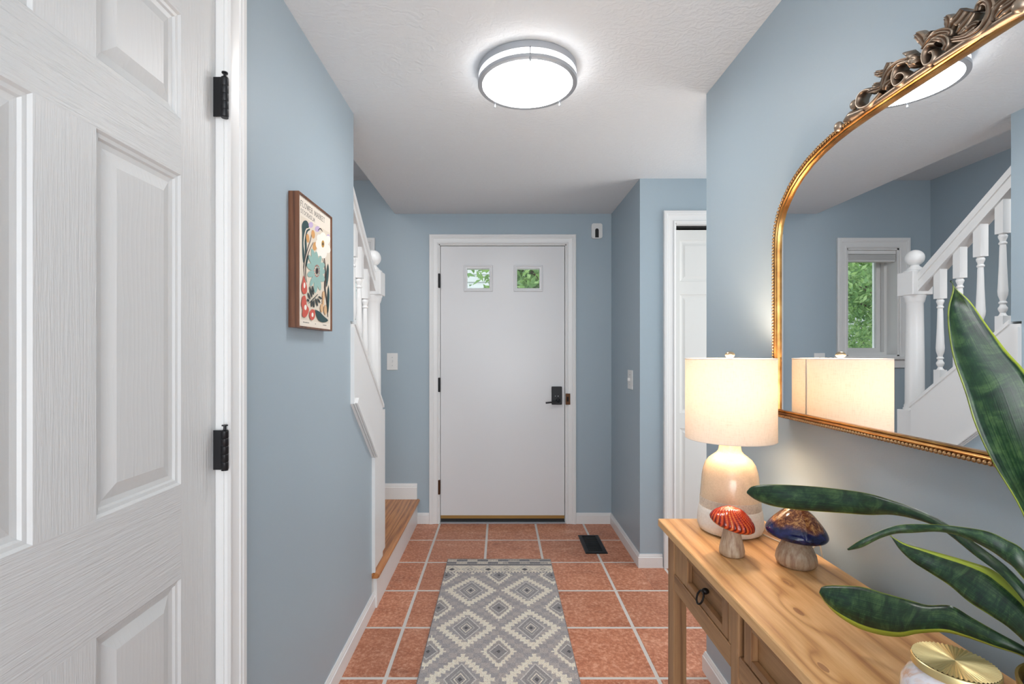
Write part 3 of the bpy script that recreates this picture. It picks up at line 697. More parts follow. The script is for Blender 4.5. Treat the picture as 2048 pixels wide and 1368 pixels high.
me = bpy.data.meshes.new('rug'); me.vertices.add(len(vv_)); me.vertices.foreach_set('co', vv_.ravel()); me.loops.add(len(ff_)*4); me.loops.foreach_set('vertex_index', ff_.ravel())
me.polygons.add(len(ff_)); me.polygons.foreach_set('loop_start', np.arange(len(ff_))*4); me.polygons.foreach_set('loop_total', np.full(len(ff_), 4)); me.update(calc_edges=True)
ca = me.color_attributes.new('yarn', 'FLOAT_COLOR', 'CORNER')
cc_ = np.ones((len(ff_), 4, 4)); cc_[:, :, :3] = lin.reshape(-1, 1, 3); ca.data.foreach_set('color', cc_.ravel())
tag(link('runner_rug', me, M['rug']), 'grey and cream diamond patterned runner rug on the terracotta tiles', 'rug')

# ================================================================== FRAMED POSTER
pw = empty('framed_poster', (XL, 1.602, 1.33), 'framed flower market poster in a deep walnut frame on the left wall', 'poster')
fy0, fy1, fz0, fz1 = 1.457, 1.747, 1.329, 1.731
FXp = -.592
obj('frame', sweep([(fy0, fz0), (fy0, fz1), (fy1, fz1), (fy1, fz0)], [(0, .0), (0, .031), (-.005, .031), (-.005, .0)], lambda a, b, t: (XL+t, a, b), closed=True), M['walnut'], pw)
PXp = XL+.026
obj('paper', box(XL+.001, PXp, fy0+.005, fy1-.005, fz0+.005, fz1-.005), M['paper'], pw)
lay = [0]
def zc_(x, y):   # zoomed poster measurement -> poster plane
    X_ = 570+x/4.41; Y_ = 370+y/4.41; D = -PXp*990/(1000-X_); return (D, EYE+(704-Y_)/990*D)
def printed(name, polys, col):
    for P in polys:
        lay[0] += 1; xx = PXp+.00004*lay[0]
        obj(name, ([(xx, a, b) for a, b in P], [tuple(range(len(P)))]), flatmat(col, 'ink_%d_%d_%d' % col), pw)
def blob(pts): return [zc_(*p) for p in spline([tuple(p) for p in pts]+[pts[0]], 4)[:-1]]
def ell(x, y, rx, ry, rot=0, n=20):
    c, s = math.cos(rot), math.sin(rot)
    return [zc_(x+rx*math.cos(t)*c-ry*math.sin(t)*s, y+rx*math.cos(t)*s+ry*math.sin(t)*c) for t in [2*PI*i/n for i in range(n)]]
def stroke(pts, wd):
    P = spline(pts, 4); L1 = []; R1 = []
    for i, p in enumerate(P):
        a = P[max(i-1, 0)]; b = P[min(i+1, len(P)-1)]; dx, dy = b[0]-a[0], b[1]-a[1]; l = math.hypot(dx, dy) or 1
        ww = wd*(1-.6*abs(2*i/(len(P)-1)-1)); L1.append((p[0]-dy/l*ww, p[1]+dx/l*ww)); R1.append((p[0]+dy/l*ww, p[1]-dx/l*ww))
    return [zc_(*q) for q in L1+R1[::-1]]
GD = (44, 74, 76); TL = (150, 184, 176); RD = (206, 92, 78); OR = (214, 160, 100); BE = (226, 214, 196); BR = (74, 66, 62); TN = (216, 176, 134); WH = (246, 240, 230); LV = (198, 178, 212)
printed('printed_ground', [[zc_(140, 268), zc_(398, 425), zc_(392, 1225), zc_(140, 1185)]], BE)
printed('printed_leaf', [blob([(150, 420), (148, 355), (165, 318), (192, 316), (210, 350), (208, 378), (186, 386), (170, 440), (163, 520), (172, 610), (162, 690), (152, 620), (150, 520)]),
    blob([(180, 440), (190, 400), (216, 385), (218, 398), (200, 412), (188, 460), (192, 560), (178, 650), (168, 740), (160, 720), (174, 600), (172, 500)])], GD)
printed('printed_flower', [ell(228, 352, 20, 26), ell(285, 388, 22, 26), ell(380, 468, 17, 34)], LV)
printed('printed_stem', [stroke([(238, 400), (225, 480), (196, 570), (168, 690), (168, 780), (188, 890)], 5), stroke([(248, 505), (205, 600), (184, 700), (182, 800), (192, 860)], 5), stroke([(290, 402), (310, 384), (330, 410)], 5),
    stroke([(345, 640), (356, 760), (350, 900), (368, 1040), (376, 1165)], 8), stroke([(330, 650), (352, 740), (348, 860)], 4)], BR)
printed('printed_petal', [ell(247, 435, 16, 38, -.1), ell(262, 540, 19, 38, .1), ell(199, 470, 14, 40, -.1)], OR)
printed('printed_petal', [ell(332+dx, 520+dy, 30, 48, rr_) for dx, dy, rr_ in ((0, -55, 0), (32, -28, .5), (34, 36, -.5), (6, 80, 0), (-26, 62, .4), (-34, 0, 0), (-20, -40, -.5))], WH)
printed('printed_centre', [ell(332, 520, 13, 32)], (196, 150, 70)); printed('printed_centre', [ell(332, 520, 6, 14)], BR)
ends = [(235, 565), (272, 590), (312, 628), (340, 690), (348, 765), (338, 850), (308, 925), (265, 948), (222, 890), (198, 800), (194, 700), (208, 620)]
pet = []
for ex, ey in ends:
    cx, cy = 278, 758; mx_, my_ = cx+(ex-cx)*.62, cy+(ey-cy)*.62; L_ = math.hypot((ex-cx)*2.2, ey-cy)
    ang = math.atan2(ey-cy, (ex-cx)); q = math.hypot(ex-cx, ey-cy)*.40; pet.append(ell(mx_, my_, q, 17 if abs(math.cos(ang)) < .5 else 27, ang))
printed('printed_petal', pet, TL)
printed('printed_centre', [ell(278+22*math.cos(t), 758+50*math.sin(t), 3, 6) for t in [2*PI*i/14 for i in range(14)]], RD)
printed('printed_centre', [ell(278, 758, 10, 28)], (58, 44, 50))
printed('printed_leaf', [blob([(375, 690), (382, 740), (378, 820), (362, 900), (358, 860), (362, 770)]), blob([(380, 880), (388, 960), (384, 1060), (374, 1130), (368, 1060), (370, 960)]), blob([(205, 612), (200, 650), (182, 720), (184, 660)]),
    blob([(260, 1098), (300, 1118), (335, 1155), (375, 1195), (330, 1212), (292, 1192), (272, 1150)])], GD)
printed('printed_flower', [blob([(158, 795), (172, 840), (188, 900), (184, 950), (160, 962), (142, 930), (142, 880), (150, 850)]), blob([(148, 985), (170, 975), (182, 1020), (186, 1060), (204, 1090), (198, 1130), (172, 1168), (146, 1150), (150, 1100), (138, 1050)]),
    blob([(232, 1095), (256, 1105), (260, 1145), (250, 1180), (228, 1192), (210, 1165), (212, 1120)])], RD)
printed('printed_centre', [ell(165, 885, 8, 26), ell(174, 1080, 11, 24), ell(236, 1145, 9, 20)], WH)
printed('printed_fern', [stroke([(200, 1045), (245, 1005), (285, 962)], 4)]+[stroke([(a, b), (c_, d_)], 8) for a, b, c_, d_ in ((212, 895, 232, 990), (236, 890, 246, 968), (196, 950, 216, 1008), (188, 1005, 206, 1028), (230, 1020, 228, 1075), (246, 1015, 250, 1080), (262, 1000, 282, 1068), (278, 1000, 304, 1040), (290, 982, 318, 1005))], (48, 60, 62))
printed('printed_flower', [ell(334, 975, 11, 42), ell(318, 1085, 13, 38), ell(350, 1100, 13, 44), ell(330, 1030, 8, 30)], TN)
# lettering with small serifs
GL = {'F': [[(0, 0), (0, 1), (.55, 1)], [(0, .52), (.42, .52)]], 'L': [[(0, 1), (0, 0), (.55, 0)]], 'O': [[(.35+.35*math.cos(2*PI*i/14), .5+.5*math.sin(2*PI*i/14)) for i in range(15)]],
      'W': [[(0, 1), (.25, 0), (.5, 1), (.75, 0), (1, 1)]], 'E': [[(.55, 0), (0, 0), (0, 1), (.55, 1)], [(0, .52), (.42, .52)]], 'R': [[(0, 0), (0, 1), (.35, 1), (.5, .88), (.5, .65), (.35, .52), (0, .52)], [(.3, .52), (.6, 0)]],
      'M': [[(0, 0), (.05, 1), (.4, .1), (.75, 1), (.8, 0)]], 'A': [[(0, 0), (.35, 1), (.7, 0)], [(.12, .36), (.58, .36)]], 'K': [[(0, 0), (0, 1)], [(.55, 1), (0, .42)], [(.18, .58), (.6, 0)]],
      'T': [[(.3, 0), (.3, 1)], [(0, 1), (.6, 1)]], 'S': [[(.48, .85), (.35, .98), (.12, .96), (.02, .78), (.12, .6), (.38, .45), (.5, .25), (.4, .05), (.15, .0), (0, .15)]],
      'C': [[(.6, .82), (.42, .98), (.2, .95), (.03, .7), (.03, .3), (.2, .05), (.42, .02), (.6, .18)]], 'H': [[(0, 0), (0, 1)], [(.6, 0), (.6, 1)], [(0, .52), (.6, .52)]]}
SER = {'F': [(0, 0)], 'L': [(0, 1)], 'W': [(0, 1), (1, 1)], 'R': [(0, 0), (.6, 0)], 'M': [(0, 0), (.8, 0)], 'A': [(0, 0), (.7, 0)], 'K': [(0, 0), (0, 1), (.6, 0), (.55, 1)], 'T': [(.3, 0)], 'H': [(0, 0), (0, 1), (.6, 0), (.6, 1)]}
WDT = {'W': 1.0, 'M': .8, 'O': .7, 'A': .7, 'C': .6, 'H': .6, 'K': .6, 'R': .6, 'T': .6, 'E': .55, 'F': .55, 'L': .55, 'S': .5, ' ': .35}
def letters(txt, y0, y1, z, h, name):
    tot = sum(WDT[c]+.28 for c in txt)-.28; s_ = (y1-y0)/tot; V = []; F = []; cur = y0; xx = PXp+.0002; wd = h*.062
    def seg(a, b):
        dx, dy = b[0]-a[0], b[1]-a[1]; l = math.hypot(dx, dy) or 1; ox, oy = -dy/l*wd, dx/l*wd; n0 = len(V)
        V.extend([(xx, a[0]+ox, a[1]+oy), (xx, b[0]+ox, b[1]+oy), (xx, b[0]-ox, b[1]-oy), (xx, a[0]-ox, a[1]-oy)]); F.append((n0, n0+1, n0+2, n0+3))
    for c in txt:
        if c != ' ':
            for pl in GL[c]:
                for a, b in zip(pl[:-1], pl[1:]): seg((cur+a[0]*s_, z+a[1]*h), (cur+b[0]*s_, z+b[1]*h))
            for sx, sy in SER.get(c, []): seg((cur+(sx-.12)*s_, z+sy*h), (cur+(sx+.12)*s_, z+sy*h))
        cur += (WDT[c]+.28)*s_
    obj(name, (V, F), flatmat((62, 58, 58), 'ink_grey'), pw)
letters('FLOWER MARKET', 1.483, 1.684, 1.6955, .0155, 'lettering')
letters('STOCKHOLM', 1.483, 1.594, 1.6745, .0118, 'lettering')
for (a, b, z) in ((1.500, 1.545, 1.3455), (1.598, 1.605, 1.3455), (1.668, 1.700, 1.3455)):
    V = []; F = []; y = a
    while y < b:
        wq = random.uniform(.0015, .0035); n0 = len(V); V += [(PXp+.0002, y, z), (PXp+.0002, y+wq, z), (PXp+.0002, y+wq, z+.0028), (PXp+.0002, y, z+.0028)]; F.append((n0, n0+1, n0+2, n0+3)); y += wq+.0012
    obj('small_print', (V, F), flatmat((120, 116, 112), 'ink_small'), pw)

# ================================================================== MIRROR
MX = .775; MF = .764; MC = .700; MYo = 1.381; MZb, MZt = 1.088, 1.758
mr = empty('wall_mirror', (XR, MC, MZb), 'large arched wall mirror in a beaded gold frame with carved scroll crest', 'mirror')
half = [(MYo, MZb), (MYo, 1.25), (MYo, 1.42), (MYo, 1.53)]
sh = [(1.379, 1.575), (1.372, 1.608), (1.355, 1.642), (1.336, 1.664), (1.308, 1.690), (1.275, 1.711), (1.235, 1.729), (1.189, 1.742), (1.145, 1.750), (1.10, 1.755), (1.04, 1.758), (.95, 1.7595), (.85, 1.7600), (.76, 1.7605)]
hs_ = half+sh
loop = hs_+[(2*MC-a, b) for a, b in reversed(hs_)]        # far bottom -> over the top -> near bottom
toM = lambda a, b, t: (XR-t, a, b)
# moulding: u>0 is left of travel (outside), t is distance from the wall
D_ = XR-MF
prof = [(.009, .002), (.0105, D_*.70), (.010, D_-.0045), (.002, D_-.004), (.0012, D_-.001), (-.001, D_), (-.004, D_*.95), (-.0045, D_*.86), (-.006, D_*.93), (-.009, D_*.90), (-.010, D_*.72), (-.010, XR-MX-.002), (-.010, .002)]
# travel direction goes over the top from far to near: the left side must be the outside
area2 = sum(loop[i][0]*loop[(i+1) % len(loop)][1]-loop[(i+1) % len(loop)][0]*loop[i][1] for i in range(len(loop)))
sg = -1 if area2 > 0 else 1
autosmooth(obj('frame', sweep(loop, [(sg*u, t) for u, t in prof], toM, closed=True), M['gold'], mr), 50)
obj('glass', prism([(MC+(a-MC)*.9935, MZb+.004+(b-MZb)*.989) for a, b in loop], 'x', MX, MX+.004), M['mirror'], mr)
obj('back_board', prism([(MC+(a-MC)*.995, MZb+.003+(b-MZb)*.99) for a, b in loop], 'x', MX+.005, XR-.001), M['walnut'], mr)
# beading
path = []; n = len(loop); acc = 0; step = .0088
P = [Vector(p) for p in loop]+[Vector(loop[0])]; V = []; F = []; carry = 0
for i in range(len(P)-1):
    a, b = P[i], P[i+1]; L_ = (b-a).length; dr = (b-a)/L_; nrm = Vector((-dr.y, dr.x))*sg; s_ = carry
    while s_ < L_:
        c_ = a+dr*s_+nrm*.0064; v, f = ball(toM(c_.x, c_.y, D_-.0015), .0043, 8); n0 = len(V); V += v; F += [tuple(q+n0 for q in ff2) for ff2 in f]; s_ += step
    carry = s_-L_
stuff(obj('beading', (V, F), M['bead'], mr, smooth=True))
# carved crest
OX = .757
def cz2(x, y): return (1640+x/7.6, 100+y/7.6)
def cz1(x, y): return (1840+x/9.77, y/9.77)
def onm(p, x=OX): q = p[0]-1000; return (x*990/q, EYE+x*(704-p[1])/q)
def carve(name, pts, wid, conv, dep=.012, base=0.0, taper=(.35, 1.0, .25), rid=3):
    """carved scroll: flat-backed rounded band following pts, mirrored on the other half of the crest"""
    P = spline([onm(conv(*p)) for p in pts], 6); n = len(P); wid = wid*(.78 if 'scroll' in name else .86)
    for side in (1, -1):
        V = []; F = []; m = 2*rid+5
        for i, p in enumerate(P):
            a = P[max(i-1, 0)]; b = P[min(i+1, n-1)]; dx, dy = b[0]-a[0], b[1]-a[1]; l = math.hypot(dx, dy) or 1; nx_, ny_ = -dy/l, dx/l
            s_ = i/(n-1); w_ = wid*(taper[0]+(taper[1]-taper[0])*min(1, s_/.4) if s_ < .4 else taper[1]+(taper[2]-taper[1])*(s_-.4)/.6)
            for j in range(m):
                t = -1+2*j/(m-1); hgt = dep*(w_/wid*.6+.4)*(math.sqrt(max(0, 1-t*t))*.75+.25*(.5+.5*math.cos(t*PI*rid)))
                if j in (0, m-1): hgt = 0
                yy = p[0]+nx_*t*w_; yy = yy if side == 1 else 2*MC-yy
                V.append((OX+.012-base-hgt, yy, p[1]+ny_*t*w_))
            V.append((OX+.030, V[-m//2-1][1], p[1]))
        k_ = m+1
        for i in range(n-1):
            for j in range(k_): F.append((i*k_+j, i*k_+(j+1) % k_, (i+1)*k_+(j+1) % k_, (i+1)*k_+j))
        F += [tuple(range(k_)), tuple(range((n-1)*k_+k_-1, (n-1)*k_-1, -1))]
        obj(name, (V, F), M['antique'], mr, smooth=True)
def knob(pt, conv, r, sc=(.8, 1, 1), name='boss'):
    c_ = onm(conv(*pt))
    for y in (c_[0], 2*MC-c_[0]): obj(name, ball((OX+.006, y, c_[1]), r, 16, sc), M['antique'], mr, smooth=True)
knob((245, 1165), cz2, .011); knob((485, 830), cz2, .0105)
carve('carved_bud', [(330, 1090), (420, 1010), (520, 960), (640, 900)], .016, cz2, .016, taper=(.35, 1, .4), rid=1)
carve('carved_scroll', [(900, 640), (820, 740), (720, 840), (610, 880), (548, 830), (556, 720), (620, 630), (720, 600), (760, 650)], .0085, cz2, .014, taper=(.9, 1, .6), rid=1)
carve('carved_leaf', [(700, 640), (800, 600), (900, 560), (960, 480)], .010, cz2, .018)
carve('carved_leaf', [(790, 560), (850, 530), (930, 520)], .008, cz2, .018)
carve('carved_scroll', [(920, 600), (980, 420), (1080, 270), (1200, 180), (1320, 150)], .010, cz2, .018, taper=(.6, 1, .7))
carve('carved_scroll', [(1310, 170), (1180, 215), (1110, 320), (1090, 440), (1130, 540), (1220, 500), (1285, 410), (1250, 350), (1170, 360), (1120, 430)], .0075, cz2, .014, taper=(.9, 1, .8), rid=1)
carve('carved_leaf', [(830, 350), (900, 360), (980, 320), (1060, 270)], .010, cz2, .018, taper=(.7, 1, .3))
carve('carved_leaf', [(1040, 190), (1020, 260), (960, 400), (900, 500)], .009, cz2, .018, taper=(.8, 1, .3))
carve('carved_leaf', [(960, 610), (1000, 520), (1080, 440)], .008, cz2, .018, taper=(.5, 1, .5))
for a in range(5):
    t = 2*PI*a/5+.4; carve('carved_petal', [(1400+20*math.cos(t), 160+30*math.sin(t)), (1400+55*math.cos(t), 160+75*math.sin(t)), (1400+78*math.cos(t), 160+110*math.sin(t))], .009, cz2, .016, base=.004, taper=(.5, 1, .5), rid=1)
knob((1405, 165), cz2, .0085, (1.6, 1, 1), 'flower_centre')
carve('carved_leaf', [(1380, 80), (1310, 60), (1235, 50)], .009, cz2, .016, taper=(.5, 1, .4), rid=1)
carve('crest_bar', [(560, 960), (900, 720), (1300, 440), (1672, 190)], .010, cz2, .010, taper=(.5, 1, 1), rid=1)
carve('crest_bar', [(0, 1340), (400, 1080), (800, 820), (1200, 580), (1600, 330), (2080, 60)], .010, cz1, .010, taper=(.9, 1, 1), rid=1)
carve('carved_scroll', [(290, 850), (150, 870), (60, 990), (35, 1130), (80, 1260), (180, 1230), (240, 1110), (215, 1000), (140, 1030)], .0085, cz1, .014, taper=(.9, 1, .7), rid=1)
carve('carved_leaf', [(20, 960), (150, 800), (300, 680), (440, 620), (560, 620), (540, 700)], .011, cz1, .020, taper=(.4, 1, .5))
carve('carved_leaf', [(200, 760), (340, 740), (470, 760), (500, 860), (440, 980)], .010, cz1, .020, taper=(.5, 1, .5))
carve('carved_leaf', [(60, 900), (20, 780), (-60, 700), (-120, 690)], .012, cz1, .016, taper=(.6, 1, .7))
carve('carved_leaf', [(110, 820), (130, 720), (190, 650)], .010, cz1, .016, taper=(.6, 1, .8))
carve('carved_leaf', [(500, 560), (530, 450), (510, 370), (455, 340)], .010, cz1, .016, taper=(.7, 1, .6))
carve('carved_leaf', [(560, 560), (640, 440), (740, 330), (830, 190)], .014, cz1, .018, taper=(.5, 1, .8))
carve('carved_leaf', [(700, 640), (800, 540), (900, 400), (1000, 230)], .013, cz1, .018, taper=(.5, 1, .5))
carve('carved_leaf', [(760, 660), (900, 600), (1040, 480), (1100, 470)], .011, cz1, .018, taper=(.5, 1, .5))
carve('carved_scroll', [(600, 770), (900, 720), (1150, 580), (1290, 420), (1370, 220), (1350, 60), (1250, 10), (1140, 80), (1085, 220)], .012, cz1, .018, taper=(.6, 1, .7))
carve('carved_leaf', [(1400, 420), (1480, 200), (1600, 40), (1740, -80)], .014, cz1, .018, taper=(.5, 1, .6))
carve('carved_leaf', [(1450, 350), (1600, 200), (1780, 60), (1900, -60)], .012, cz1, .018, taper=(.5, 1, .6))
carve('carved_leaf', [(1460, -60), (1480, -180), (1600, -330), (1760, -380)], .016, cz1, .018, taper=(.5, 1, .5))
knob((1900, 100), cz1, .011, (1, 1, 1), 'pearl_boss')
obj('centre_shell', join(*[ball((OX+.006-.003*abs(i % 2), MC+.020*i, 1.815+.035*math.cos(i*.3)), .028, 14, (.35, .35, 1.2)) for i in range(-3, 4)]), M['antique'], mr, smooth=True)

# ================================================================== CONSOLE TABLE
TZ = .771; tx0, tx1, ty0, ty1 = .460, .762, .24, 1.442
ct = empty('console_table', (.61, .84, 0), 'long pine console table with framed drawers and black ring pulls along the right wall', 'console table')
obj('tabletop', box(tx0, tx1, ty0, ty1, TZ-.022, TZ, .002), M['pine_top'], ct)
FXt = .474
def leg(y, x, nm='leg', wx=.036, wy=.046): return obj(nm, box(x, x+wx, y, y+wy, .0005, TZ-.0222, .003), M['pine_z'], ct)
leg(1.352, FXt); leg(1.352, .722); leg(.284, FXt); leg(.284, .722); leg(.6105, FXt, wx=.03); leg(.985, FXt, wx=.03, wy=.034)
for x in (FXt+.006, .735): obj('end_apron' if x < .7 else 'back_apron', box(x+.03, .722, 1.375, 1.39, .61, TZ-.0222) if x < .7 else box(.738, .752, .330, 1.352, .61, TZ-.0222), M['pine_y'], ct)
obj('end_apron', box(FXt+.036, .722, .29, .305, .61, TZ-.0222), M['pine_y'], ct)
dr = [(1.036, 1.290), (.662, .968), (.345, .600)]
obj('lower_rail', box(FXt+.001, FXt+.023, 1.0195, 1.3515, .606, .650, .0015), M['pine_y'], ct)
obj('lower_rail', box(FXt+.001, FXt+.023, .657, .9845, .606, .650, .0015), M['pine_y'], ct)
obj('lower_rail', box(FXt+.001, FXt+.023, .3305, .610, .606, .650, .0015), M['pine_y'], ct)
obj('divider', box(FXt+.004, FXt+.02, 1.0195, 1.0345, .651, TZ-.0222), M['pine_z'], ct)
obj('divider', box(FXt+.004, FXt+.02, 1.2915, 1.3515, .651, TZ-.0222), M['pine_z'], ct)
for (y0, y1) in dr:
    z0, z1 = .653, .7405
    dw = obj('drawer', join(box(FXt+.0165, FXt+.2, y0+.004, y1-.004, z0+.003, z1-.003)), M['pine_y'], ct)
    for (p0, p1) in ((y0, y0+.028), (y1-.028, y1)): obj('drawer_stile', box(FXt+.003, FXt+.0164, p0, p1, z0, z1, .001), M['pine_z'], dw)
    obj('drawer_rail', box(FXt+.003, FXt+.0164, y0+.0285, y1-.0285, z1-.016, z1, .001), M['pine_y'], dw); obj('drawer_rail', box(FXt+.003, FXt+.0164, y0+.0285, y1-.0285, z0, z0+.016, .001), M['pine_y'], dw)
    ym = (y0+y1)/2; zr = .692
    R_ = [(FXt-.004+.006*math.cos(t), ym+.0145*math.sin(t), zr-.012+.0145*math.cos(t)) for t in [2*PI*i/24 for i in range(24)]]
    pl = obj('ring_pull', tube(R_, .0023, 8, closed=True), M['iron'], dw, smooth=True)
    obj('pull_boss', ball((FXt+.008, ym, zr+.002), .0075, 12, (1.2, 1, 1)), M['iron'], pl, smooth=True)

# ================================================================== TABLE LAMP
lx, ly = .6246, 1.345
tl_ = empty('table_lamp', (lx, ly, TZ), 'two-tone ceramic table lamp with a lit cream drum shade', 'lamp')
z = TZ
autosmooth(obj('lamp_body_lower', lathe([(0, .0005), (.068, .0005), (.078, .006), (.0825, .018), (.083, .03), (.081, .05), (.0785, .066), (.0775, .0675)], lx, ly, 56, z), M['biscuit'], tl_, 0), 60)
autosmooth(obj('lamp_body_band', lathe([(.0775, .0675), (.0768, .069), (.0765, .09), (.0757, .0915)], lx, ly, 56, z), M['band'], tl_), 60)
autosmooth(obj('lamp_body_upper', lathe([(.0757, .0915), (.0755, .093), (.0735, .12), (.071, .15), (.068, .166), (.063, .182), (.054, .195), (.043, .204), (.034, .211), (.029, .218), (.0275, .228), (.0275, .252), (0, .252)], lx, ly, 56, z), M['glaze'], tl_), 60)
obj('lamp_socket', lathe([(0, .252), (.013, .252), (.013, .30), (.010, .305), (0, .305)], lx, ly, 20, z), M['champagne'], tl_, smooth=True)
sh_ = autosmooth(obj('lamp_shade', lathe([(.1142, 1.021), (.1142, 1.238), (.1130, 1.238), (.1130, 1.021), (.1142, 1.021)], lx, ly, 96), M['shade'], tl_), 40)
for zr in (1.0215, 1.2375): obj('shade_ring', tube([(lx+.1136*math.cos(t), ly+.1136*math.sin(t), zr) for t in [2*PI*i/72 for i in range(72)]], .0013, 6, closed=True), M['paper'], sh_, smooth=True)
seam = math.radians(-15)
obj('shade_seam', join(*[box(lx+.1143*math.cos(a)-.0006, lx+.1143*math.cos(a)+.0006, ly+.1143*math.sin(a)-.0009, ly+.1143*math.sin(a)+.0009, 1.022, 1.237) for a in [seam+.0085*i for i in range(4)]]), M['paper'], sh_)
for a in (0, 2*PI/3, 4*PI/3): obj('shade_spider', tube([(lx, ly, 1.236), (lx+.113*math.cos(a), ly+.113*math.sin(a), 1.234)], .0012, 6), M['champagne'], sh_)
obj('lamp_harp', tube([(lx, ly-.0, 1.236)]+[(lx, ly+.03*math.sin(t), 1.16+.076*math.cos(t)) for t in [PI*i/12 for i in range(1, 12)]]+[(lx, ly, 1.076)], .0012, 6), M['champagne'], tl_)
obj('finial', lathe([(0, 1.236), (.006, 1.236), (.005, 1.240), (.010, 1.243), (.0125, 1.248), (.011, 1.253), (.006, 1.2565), (0, 1.2575)], lx, ly, 24), M['champagne'], tl_, smooth=True)
kb = N('lit_bulb', (255, 240, 220), 0.4); kb.b.inputs['Emission Color'].default_value = (1, .78, .54, 1); kb.b.inputs['Emission Strength'].default_value = 8
obj('light_bulb', ball((lx, ly, 1.115), .028, 16, (1, 1, 1.25)), kb.m, tl_, smooth=True)
pl_ = bpy.data.lights.new('lamp_glow', 'POINT'); pl_.energy = 3.2; pl_.color = (1, .80, .62); pl_.shadow_soft_size = .03
po = bpy.data.objects.new('lamp_glow', pl_); C.objects.link(po); po.parent = tl_; po.location = (0, 0, 1.165-TZ)
obj('power_cord', tube(spline([(lx+.070, ly-.04, TZ+.004), (lx+.085, ly-.08, TZ+.0024), (lx+.105, ly-.12, TZ+.0022), (.748, ly-.145, TZ+.0022), (.7715, ly-.16, TZ-.005), (.7725, ly-.16, .40), (.7735, ly-.165, .1)], 6), .0018, 8), M['cord'], tl_, smooth=True)

# ================================================================== MUSHROOMS
def cap(name, cx, cy, cz, prof, mat, parent, tilt=(0, 0), ridges=0, twist=0, seg=160, amp=.0):
    V = []; F = []; R = []; n = len(prof); hmax = max(q[1] for q in prof); rmax = max(q[0] for q in prof)
    Rm = Matrix.Rotation(tilt[0], 3, 'X') @ Matrix.Rotation(tilt[1], 3, 'Y')
    for i in range(seg):
        for (r_, z_) in prof:
            a = 2*PI*i/seg; ph = a*ridges+twist*(1-r_/rmax)
            q = (math.sin(ph)*.5+.5) if ridges else 0
            m_ = min(1, r_/rmax*3)*(1 if z_ > -.001 else .2)
            rr_ = r_+amp*q*m_; zz_ = z_+amp*q*m_*.5
            p_ = Rm @ Vector((rr_*math.cos(a), rr_*math.sin(a), zz_)); V.append((cx+p_.x, cy+p_.y, cz+p_.z))
            R.append((1-q)*.75+.25*(z_/hmax) if ridges else z_/hmax)
    for i in range(seg):
        j = (i+1) % seg
        for k_ in range(n-1): F.append((i*n+k_, j*n+k_, j*n+k_+1, i*n+k_+1))
    o = obj(name, (V, F), mat, parent, smooth=True)
    at_ = o.data.attributes.new('ridge', 'FLOAT', 'POINT'); at_.data.foreach_set('value', R); return o
mcx, mcy = .554, 1.183
ms = empty('mushroom_figurine', (mcx, mcy, TZ), 'small ceramic mushroom with swirled red and orange cap in front of the lamp', 'figurine')
obj('stem', lathe([(0, .0005), (.024, .0005), (.028, .004), (.0285, .012), (.026, .026), (.0215, .045), (.019, .06), (.018, .082), (0, .084)], mcx, mcy, 32, TZ), M['stem'], ms, smooth=True)
cp = [(.012, .0), (.030, -.006), (.042, -.005), (.0475, .000), (.0485, .006), (.045, .015), (.037, .024), (.027, .032), (.016, .038), (.008, .0405), (0, .041)]
cp = spline(cp, 3)
cap('cap', mcx-.001, mcy, TZ+.073, cp, M['redcap'], ms, tilt=(math.radians(4), math.radians(14)), ridges=26, twist=30.0, amp=.0022)
mcx, mcy = .674, 1.127
ms = empty('mushroom_figurine', (mcx, mcy, TZ), 'larger ceramic mushroom with glossy blue and brown cap near the wall', 'figurine')
obj('stem', lathe([(0, .0005), (.034, .0005), (.040, .006), (.0425, .015), (.0405, .027), (.034, .042), (.0275, .054), (.0255, .064), (.025, .074), (0, .075)], mcx, mcy, 40, TZ), M['stem'], ms, smooth=True)
cp = spline([(.020, .0), (.045, -.006), (.057, -.005), (.0625, .001), (.0625, .008), (.056, .020), (.045, .034), (.032, .048), (.020, .057), (.010, .0615), (0, .063)], 3)
cap('cap', mcx, mcy, TZ+.071, cp, M['bluecap'], ms, tilt=(math.radians(1), math.radians(3)))

# ================================================================== CANDLE JAR
jx, jy = .589, .641; ja = empty('candle_jar', (jx, jy, TZ), 'pearly glass candle jar with a fluted brass lid', 'jar')
obj('jar_body', lathe([(0, .0005), (.038, .0005), (.047, .004), (.054, .016), (.0565, .032), (.0545, .048), (.048, .060), (.0425, .066), (.041, .072), (0, .0725)], jx, jy, 48, TZ), M['pearl'], ja, smooth=True)
V = []; F = []; seg = 56*6; zt = .0855
rings = [(0, 0), (.006, .15), (.015, .5), (.028, .85), (.040, 1), (.0432, 1)]
for i in range(seg):
    a = 2*PI*i/seg; q = abs(((i/6) % 1)-.5)*2
    for r_, m_ in rings: V.append((jx+r_*math.cos(a), jy+r_*math.sin(a), TZ+zt-.0016*m_*(.5+.5*math.cos(PI*q))+.0003*(1-m_)))
for i in range(seg):
    j = (i+1) % seg
    for k_ in range(len(rings)-1): F.append((i*6+k_, i*6+k_+1, j*6+k_+1, j*6+k_))
lid = obj('lid', lathe([(.0432, .0838), (.0442, .0830), (.0445, .0820), (.0445, .0735), (.0440, .0730), (0, .0730)], jx, jy, 96, TZ), M['lid'], ja); autosmooth(lid, 30)
obj('fluted_top', (V, F), M['lid'], lid)

